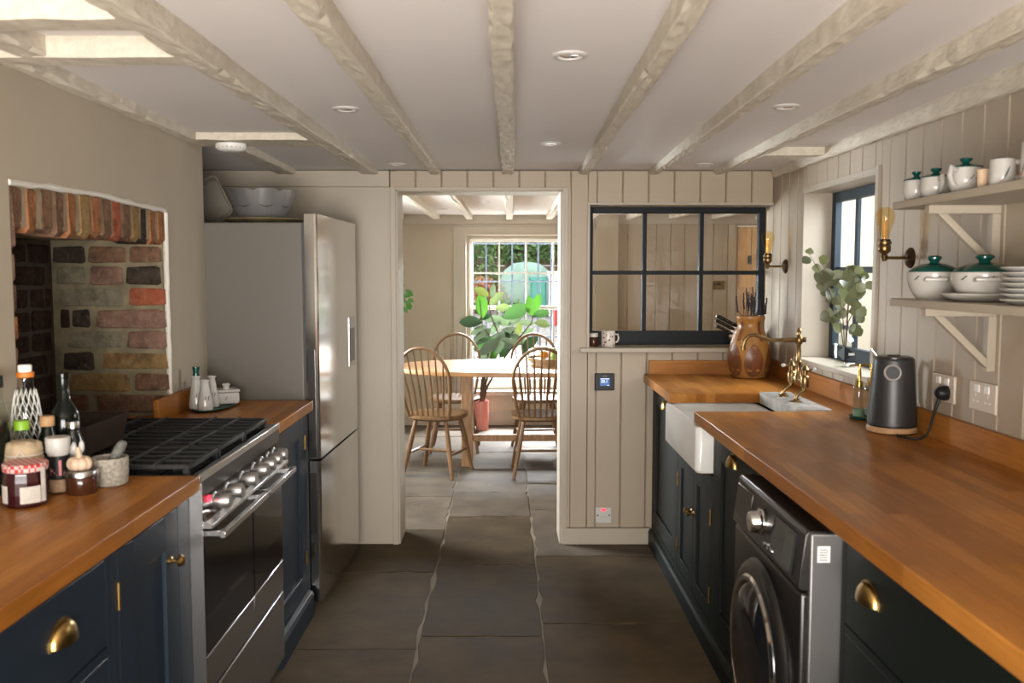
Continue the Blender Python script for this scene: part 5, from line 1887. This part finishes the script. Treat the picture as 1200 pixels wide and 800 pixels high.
for s_ in (-1, 1):
    mb.tube([(-.03, s_ * .149, .07), (-.03, s_ * .172, .074), (.03, s_ * .172, .074), (.03, s_ * .149, .07)], .004, 8)
mb.build('handles', M['iron'], t)

# ================================================================== DINING ROOM
TZ = 0.745
tb = thing('dining_table', 'oval oak trestle table in the dining room', 'table', (.40, 6.78, 0))
pts = []
for i in range(64):
    a = 2 * PI * i / 64
    c_, s_ = math.cos(a), math.sin(a)
    pts.append((1.20 * abs(c_) ** .75 * (1 if c_ > 0 else -1), .53 * abs(s_) ** .75 * (1 if s_ > 0 else -1)))
MB().prism(pts, TZ - .034, TZ).build('tabletop', M['tablewood'], tb, bev=.006)
for x in (-.685, .685):
    MB().box(x - .040, x + .040, -.145, .20, 0, TZ - .034).build('leg', M['oak'], tb, bev=.004)
MB().box(-.645, .645, .0, .045, .165, .215).build('stretcher', M['oak'], tb, bev=.004)
MB().box(-.75, .75, -.03, .06, TZ - .075, TZ - .034).build('bearer', M['oak'], tb, bev=.004)


def windsor(label, loc, rz):
    t = thing('windsor_chair', label, 'chair', loc, rz, 'hoop-back chairs around the dining table')
    sh = []
    for i in range(36):
        a = 2 * PI * i / 36
        c_, s_ = math.cos(a), math.sin(a)
        w_ = .205 if s_ > -.2 else .205 - .03 * (-s_ - .2)
        sh.append((w_ * abs(c_) ** .8 * (1 if c_ > 0 else -1), .20 * abs(s_) ** .75 * (1 if s_ > 0 else -1)))
    mb = MB()
    loft(mb, [[(x * .90, y * .90, .400) for x, y in sh], [(x, y, .414) for x, y in sh], [(x, y, .432) for x, y in sh], [(x * .96, y * .96, .437) for x, y in sh], [(x * .7, y * .7, .430) for x, y in sh], [(x * .3, y * .3, .428) for x, y in sh]])
    mb.build('seat', M['chairwood'], t)

    def back(z):
        return -.155 - .135 * (z - .43) / .49
    hp = []
    for i in range(9):
        z = .425 + (.70 - .425) * i / 8
        hp.append((-.150 - .045 * (i / 8) ** .7, back(z), z))
    for i in range(1, 20):
        a = PI - PI * i / 20
        z = .70 + .225 * math.sin(a)
        hp.append((.195 * math.cos(a), back(z), z))
    hp += [(-x, y, z) for x, y, z in hp[:9]][::-1]
    MB().tube(hp, .0118, 10).build('hoop', M['chairwood'], t)
    for i in range(7):
        u = (i - 3) / 3
        xt = .160 * u
        zt = .70 + .225 * math.sqrt(max(0, 1 - (xt / .195) ** 2)) - .006
        xb = .118 * u
        pts = [(xb, -.165, .43), (xb + (xt - xb) * .35, back(.60), .60), (xt, back(zt), zt)]
        MB().tube(pts, [.0065, .0085, .0055], 8).build('spindle', M['chairwood'], t)
    ft = {}
    for sx_ in (-1, 1):
        for sy_ in (-1, 1):
            a, b = Vector((.115 * sx_, .12 * sy_, .405)), Vector((.190 * sx_, .185 * sy_, 0))
            ft[(sx_, sy_)] = (a, b)
            MB().tube([tuple(a.lerp(b, k)) for k in (0, .15, .45, .8, 1)], [.0125, .015, .0185, .015, .0125], 10).build('leg', M['chairwood'], t)
    mids = []
    for sx_ in (-1, 1):
        p, q = ft[(sx_, -1)][0].lerp(ft[(sx_, -1)][1], .6), ft[(sx_, 1)][0].lerp(ft[(sx_, 1)][1], .6)
        MB().tube([tuple(p), tuple(p.lerp(q, .5)), tuple(q)], [.008, .012, .008], 8).build('stretcher', M['chairwood'], t)
        mids.append(p.lerp(q, .5))
    MB().tube([tuple(mids[0]), tuple(mids[0].lerp(mids[1], .5)), tuple(mids[1])], [.008, .011, .008], 8).build('stretcher', M['chairwood'], t)
    return t


ch = windsor('hoop-back wooden chair at near left of the table, turned slightly right', (-.485, 6.455, 0), R(-20))
dup(ch, (.245, 6.43, 0), R(1), 'hoop-back wooden chair at near right of the table, back to the viewer')
dup(ch, (-.41, 7.32, 0), R(180), 'hoop-back wooden chair on the far side of the table, left one')
dup(ch, (.26, 7.30, 0), R(184), 'hoop-back wooden chair on the far side of the table before the plant')

fbk = thing('fruit_basket', 'shallow woven tray of fruit on the dining table', 'basket', (.36, 6.82, TZ))
mb = MB()
for k in range(6):
    r, z = .150 + .009 * k, .008 + .009 * k
    mb.tube([(r * math.cos(2 * PI * j / 36), r * math.sin(2 * PI * j / 36), z) for j in range(36)], .0062, 6, closed=True)
mb.lathe([(0, .002), (.155, .002), (.155, .010), (0, .010)], 36)
mb.build('tray', M['basket'], fbk)
tag(MB().lathe([(0, .002), (.05, .002), (.06, .0), (.13, .030), (.138, .036), (.135, .039), (.06, .010), (0, .008)], 36).build('fruit_bowl', M['blue_bowl'], loc=(.35, 6.80, TZ + .011)),
    'pale blue bowl sitting in the woven tray', 'bowl')
fr_ = [(-.06, -.02, 'fruit_orange', 'orange fruit at left in the blue bowl', 'orange', .035), (.015, -.045, 'fruit_green', 'green pear in the blue bowl', 'pear', .034), (.075, -.015, 'fruit_red', 'red apple at right in the blue bowl', 'apple', .037),
       (.0, .045, 'fruit_red', 'red apple behind the green pear', 'apple', .036), (.065, .06, 'fruit_orange', 'orange fruit at the back of the blue bowl', 'orange', .034)]
for x, y, mm, lab, nm, r in fr_:
    t = thing(nm, lab, 'fruit', (.35 + x, 6.80 + y, TZ + .011 + .020 + math.hypot(x, y) * .22), 0, 'fruit in the blue bowl')
    if nm == 'pear':
        MB().lathe([(0, 0), (r * .5, .003), (r, .03), (r * .9, .05), (r * .5, .078), (r * .35, .09), (0, .094)], 18).build('flesh', M[mm], t)
        MB().tube([(0, 0, .092), (.004, 0, .108)], .002, 6).build('stalk', M['stem'], t)
    else:
        MB().lathe([(0, .004), (r * .35, 0), (r * .8, .012), (r, r), (r * .85, r * 1.6), (r * .4, r * 1.85), (0, r * 1.75)], 18).build('flesh', M[mm], t)
        MB().tube([(0, 0, r * 1.72), (.003, 0, r * 2.1)], .0018, 6).build('stalk', M['stem'], t)

# --- rubber plant
rp_ = thing('rubber_plant', 'broad-leaved rubber plant in front of the dining window', 'plant', (-.225, 8.25, 0))
po = tag(MB().lathe([(0, 0), (.066, 0), (.070, .004), (.074, .26), (.072, .268), (.066, .262), (.062, .235), (0, .235)], 32).build('plant_pot', M['terracotta'], loc=(-.225, 8.25, 0)),
         'tall pink glazed pot on the floor under the dining window', 'pot')
MB().lathe([(.061, .236), (.03, .243), (0, .245)], 20).build('soil', M['stem'], rp_)
lm = [leaf_mesh('leaf', M[k], .50 if k != 'leaf_grey' else .40, .14, .22) for k in ('leaf_dark', 'leaf_bright', 'leaf_yellow', 'leaf_olive', 'leaf_green', 'leaf_grey')]
RUB = [(-0.13, 8.10, 0.80, 0.22, 50, 5), (-0.05, 8.02, 0.82, 0.2, 75, 5), (0.06, 8.12, 0.80, 0.19, 15, 5), (-0.19, 8.02, 0.80, 0.2, 28, 4), (0.12, 8.05, 0.84, 0.17, -30, 5), (0.22, 8.0, 0.82, 0.15, 40, 0), (-0.02, 8.15, 1.0, 0.16, -20, 5), (0.10, 8.2, 1.02, 0.15, 40, 5), (-0.21, 7.96, 1.27, 0.13, -25, 2), (-0.21, 8.07, 1.15, 0.19, 95, 1), (-0.08, 8.01, 1.21, 0.14, 45, 3), (-0.02, 8.09, 1.13, 0.12, 5, 3), (-0.31, 8.09, 1.0, 0.18, 2, 0), (0.1, 7.9, 1.1, 0.22, 25, 4), (0.22, 7.88, 1.15, 0.15, 100, 1), (0.29, 8.16, 1.17, 0.14, 80, 1), (0.32, 7.97, 1.08, 0.13, 8, 4), (0.33, 7.96, 0.99, 0.13, -8, 3), (-0.11, 8.22, 1.02, 0.14, 10, 5), (-0.24, 8.04, 0.93, 0.14, 32, 5), (-0.09, 8.16, 0.95, 0.14, 60, 5), (-0.21, 8.04, 0.87, 0.2, 42, 5), (0.06, 8.1, 0.92, 0.16, -5, 5), (0.12, 7.93, 0.95, 0.1, 85, 2), (0.19, 8.1, 0.99, 0.12, -5, 5), (0.2, 8.18, 0.9, 0.12, 35, 5), (0.0, 8.06, 0.88, 0.11, -10, 0), (0.0, 8.13, 0.75, 0.15, 60, 0), (0.18, 8.11, 0.76, 0.11, 75, 0), (-0.14, 7.9, 0.79, 0.2, 35, 5), (-0.16, 8.14, 0.71, 0.19, 20, 5), (-0.1, 8.08, 0.71, 0.11, 70, 1), (-0.11, 7.98, 1.28, 0.11, 80, 5), (0.03, 7.89, 0.84, 0.12, -20, 5), (-0.18, 8.17, 1.04, 0.1, 20, 0)]
org = Vector(rp_.location)
for x, y, z, l, a, k in RUB:
    d = Vector((math.cos(R(a)), random.uniform(-.35, .35), math.sin(R(a))))
    nrm = Vector((random.uniform(-.3, .3), -1, random.uniform(.0, .5)))
    piece(lm[k], 'leaf', rp_, tuple(Vector((x, y, z)) - org), orient(d, nrm), (l * 1.22, l * 1.22, l * 1.22))
for pts in ([(0, 0, .22), (.03, -.03, .45), (.10, -.14, .70), (.17, -.19, .88), (.10, -.17, 1.05), (.06, -.2, 1.25)],
            [(.01, .01, .22), (.06, 0, .40), (.20, -.12, .65), (.35, -.2, .86), (.46, -.24, 1.0), (.48, -.25, 1.12)],
            [(-.01, 0, .22), (.02, -.05, .50), (.08, -.12, .74), (.13, -.2, .80), (.02, -.2, .98), (.0, -.22, 1.2)],
            [(.0, -.01, .22), (.05, -.02, .45), (.16, -.1, .72), (.30, -.16, .92)]):
    MB().tube(pts, [.012, .011, .009, .007, .005, .004][:len(pts)], 7).build('stem', M['stem'], rp_)

# --- plant on a stand just inside the dining room, mostly hidden by the door lining
st_ = thing('plant_stand', 'slim wooden plant stand at the left wall side of the dining room', 'stand', (-.99, 6.8, 0))
MB().lathe([(0, .86), (.12, .86), (.12, .88), (0, .88)], 28).build('top', M['oak'], st_)
for i in range(3):
    a = 2 * PI * i / 3 + .4
    MB().tube([(.09 * math.cos(a), .09 * math.sin(a), .86), (.15 * math.cos(a), .15 * math.sin(a), 0)], .011, 8).build('leg', M['oak'], st_)
ph = thing('leafy_plant', 'bright green small-leaved pot plant peeping past the left door lining', 'plant', (-.99, 6.8, .88))
MB().lathe([(0, 0), (.07, 0), (.09, .13), (.085, .13), (.08, .115), (0, .115)], 26).build('pot', M['terracotta'], ph)
l2 = [leaf_mesh('leaf', M['leaf_bright'], .62, .15, .3), leaf_mesh('leaf', M['leaf_green'], .62, .15, .3)]
for i in range(130):
    v = Vector((random.gauss(0, 1), random.gauss(0, 1), random.gauss(0, 1))).normalized()
    p = Vector((.04 + v.x * .25, v.y * .20, .36 + v.z * .14))
    s_ = random.uniform(.04, .06)
    piece(l2[i % 4 == 0], 'leaf', ph, tuple(p), orient(v + Vector((0, 0, -.5)), Vector((random.uniform(-.5, .5), -1, .6))), (s_, s_, s_))
for i in range(9):
    a = 2 * PI * i / 9
    MB().tube([(.02 * math.cos(a), .02 * math.sin(a), .11), (.08 * math.cos(a), .07 * math.sin(a), .28), (.04 + .2 * math.cos(a), .17 * math.sin(a), .36 + .05 * math.sin(3 * a))], [.004, .003, .0015], 6).build('stem', M['stem'], ph)

# --- double socket on the dining boards, seen through the internal window
ds = thing('dining_socket', 'small brass socket plate seen through the internal window beside the pine door', 'socket', (2.00, DY - .014, 1.323))
MB().box(-.055, .055, -.008, 0, -.042, .042).build('plate', M['brass_dark'], ds, bev=.002)
MB().box(-.02, .02, -.010, -.007, .0, .022).build('rocker', M['black'], ds)
mb = MB()
for x in (-.036, .036):
    mb.cyl((x, -.0095, 0), (x, -.007, 0), .006)
mb.build('screws', M['black'], ds)

# --- pendant lamp lighting the pine door
pn = thing('pendant_lamp', 'lit pendant lamp with metal shade hanging before the pine door', 'pendant light', (2.75, 7.75, 1.93))
MB().cyl((0, 0, .045), (0, 0, -.22), .003, n=8).build('flex', M['black'], pn)
MB().lathe([(.02, -.20), (.03, -.215), (.10, -.30), (.098, -.302), (.026, -.22)], 26).build('shade', M['brass_dark'], pn)
MB().ell((0, 0, -.28), (.028, .028, .036)).build('bulb', mat('lit_bulb', (1, .72, .38), .4, emit=14), pn)
lp = bpy.data.lights.new('pendant_glow', 'POINT')
lp.energy = 6
lp.color = (1.0, .68, .36)
lp.shadow_soft_size = .03
lo_ = bpy.data.objects.new('pendant_glow', lp)
C.objects.link(lo_)
lo_.parent = pn
lo_.location = (0, 0, -.34)

# ================================================================== GARDEN beyond the dining window
mb = MB()
vs, fs = [], []
nx, ny = 30, 26
for j in range(ny):
    y = 9.1 + j * .32
    for i in range(nx):
        x = -4.5 + i * .31
        vs.append((x, y, .50 + (y - 9.1) * .085 + random.uniform(-.015, .015)))
for j in range(ny - 1):
    for i in range(nx - 1):
        a = j * nx + i
        fs.append((a, a + 1, a + nx + 1, a + nx))
mb.add(vs, fs)
struct('ground_garden', mb, M['gravel'])

rl = thing('iron_railing', 'blue grey iron railing with upright bars outside the dining window', 'railing', (0, 10.4, .60))
for z in (.70, 1.34, 1.77):
    MB().box(-2.2, 2.2, 10.392, 10.412, z - .008, z + .008).build('rail', M['rail_blue'], rl, w=True)
bar = MB().cyl((0, 0, -.05), (0, 0, 1.42), .0095, n=8).build('bar', M['rail_blue'], rl)
bar.location = (-1.41, 0, 0)
for i in range(1, 20):
    piece(bar.data, 'bar', rl, (-1.41 + i * .149, 0, 0))

fn = thing('board_fence', 'weathered brown horizontal board fence at the back of the garden', 'fence', (0, 15, 1))
bd0 = MB().box(-.75, .75, -.012, .012, 0, .135).build('board', M['fence'], fn, bev=.004, seg=1)
me = bd0.data
bd0.location = (-2.25, 0, 0)
for c in range(4):
    for r in range(8):
        if c or r:
            piece(me, 'board', fn, (-2.25 + c * 1.52, random.uniform(-.008, .008), r * .139))
for c in range(5):
    MB().box(-3.05 + c * 1.52, -2.95 + c * 1.52, 15.02, 15.1, .95, 2.15).build('post', M['fence'], fn, w=True)


def bush(name, label, loc, r, m, n=260, leaf=.07, cat='bush', group=None):
    t = thing(name, label, cat, loc, 0, group)
    mb = MB()
    rr = random.Random(int(loc[0] * 100) + 5)
    for i in range(n):
        d = Vector((rr.gauss(0, 1), rr.gauss(0, 1), rr.gauss(0, 1))).normalized() * (rr.random() ** .45)
        p = Vector((d.x * r[0], d.y * r[1], r[2] + d.z * r[2]))
        a, b = Vector((rr.gauss(0, 1), rr.gauss(0, 1), rr.gauss(0, 1))).normalized() * leaf, Vector((rr.gauss(0, 1), rr.gauss(0, 1), rr.gauss(0, 1))).normalized() * leaf * .6
        mb.add([p - a, p - b, p + a, p + b], [(0, 1, 2, 3)])
    mb.build('foliage', m, t, smooth=False, kind='stuff')
    mb = MB()
    for i in range(5):
        mb.tube([(0, 0, -.05), (rr.uniform(-.3, .3) * r[0], rr.uniform(-.3, .3) * r[1], r[2] * .7), (rr.uniform(-.6, .6) * r[0], rr.uniform(-.6, .6) * r[1], r[2] * 1.5)], [.02, .014, .006], 6)
    mb.build('stems', M['stem'], t)
    return t


bush('garden_shrub', 'dark green shrub rising over the left half of the garden fence', (-1.0, 14.4, .95), (.95, .4, .62), M['hedge'], 1500, .055)
bush('garden_shrub', 'leafy climber hanging over the top of the garden fence in the middle', (.35, 14.72, 1.58), (1.0, .2, .30), M['hedge'], 1500, .055)
bush('garden_shrub', 'green brown shrub at the right end of the garden fence', (1.55, 14.5, .97), (.8, .38, .62), M['hedge2'], 1400, .055)
bush('flowering_plant', 'plant with red and orange blossom left of the mint green cover', (-.42, 13.2, .83), (.45, .3, .29), M['flower'], 700, .035, 'plant')
bush('yellow_shrub', 'yellow green low shrub before the fence behind the red blossom', (-.32, 14.0, .90), (.30, .18, .30), M['leaf_yellow'], 600, .04, 'bush')
bush('garden_plant', 'leafy low plant among gravel in front of the mint green cover', (.05, 12.7, .80), (.22, .2, .15), M['hedge'], 130, .04, 'plant')

t = thing('garden_cover', 'pale mint green domed cover standing on the gravel before the fence', 'cover', (.32, 13.8, .89))
MB().lathe([(0, .72), (.2, .69), (.34, .58), (.42, .40), (.45, .1), (.45, 0), (0, 0)], 20).build('cover', M['mint'], t)
MB().lathe([(.46, 0), (.46, .05), (.455, .05), (.455, 0)], 20).build('hem', M['teal'], t)
t = thing('storage_bin', 'teal green plastic bin with lid beside the white garden crates', 'bin', (.47, 12.9, .82))
MB().box(-.11, .11, -.11, .11, 0, .5).build('body', M['teal'], t, bev=.02)
MB().box(-.13, .13, -.13, .13, .5, .56).build('lid', M['teal'], t, bev=.015)
t = thing('garden_crate', 'tall white garden storage box right of the teal bin', 'box', (.86, 12.9, .82))
MB().box(-.25, .25, -.2, .2, 0, .58).build('body', M['trim_white'], t, bev=.01)
MB().box(-.27, .27, -.22, .22, .58, .64).build('lid', M['trim_white'], t, bev=.01)
t = thing('red_bucket', 'small red bucket on the gravel before the white storage box', 'bucket', (.70, 12.0, .745))
MB().lathe([(0, 0), (.07, 0), (.09, .2), (.082, .2), (.064, .012), (0, .012)], 18).build('body', M['redbox'], t)
MB().tube([(.09 * math.cos(a), 0, .2 + .09 * math.sin(a)) for a in [PI * i / 10 for i in range(11)]], .004, 6).build('handle', M['iron'], t)
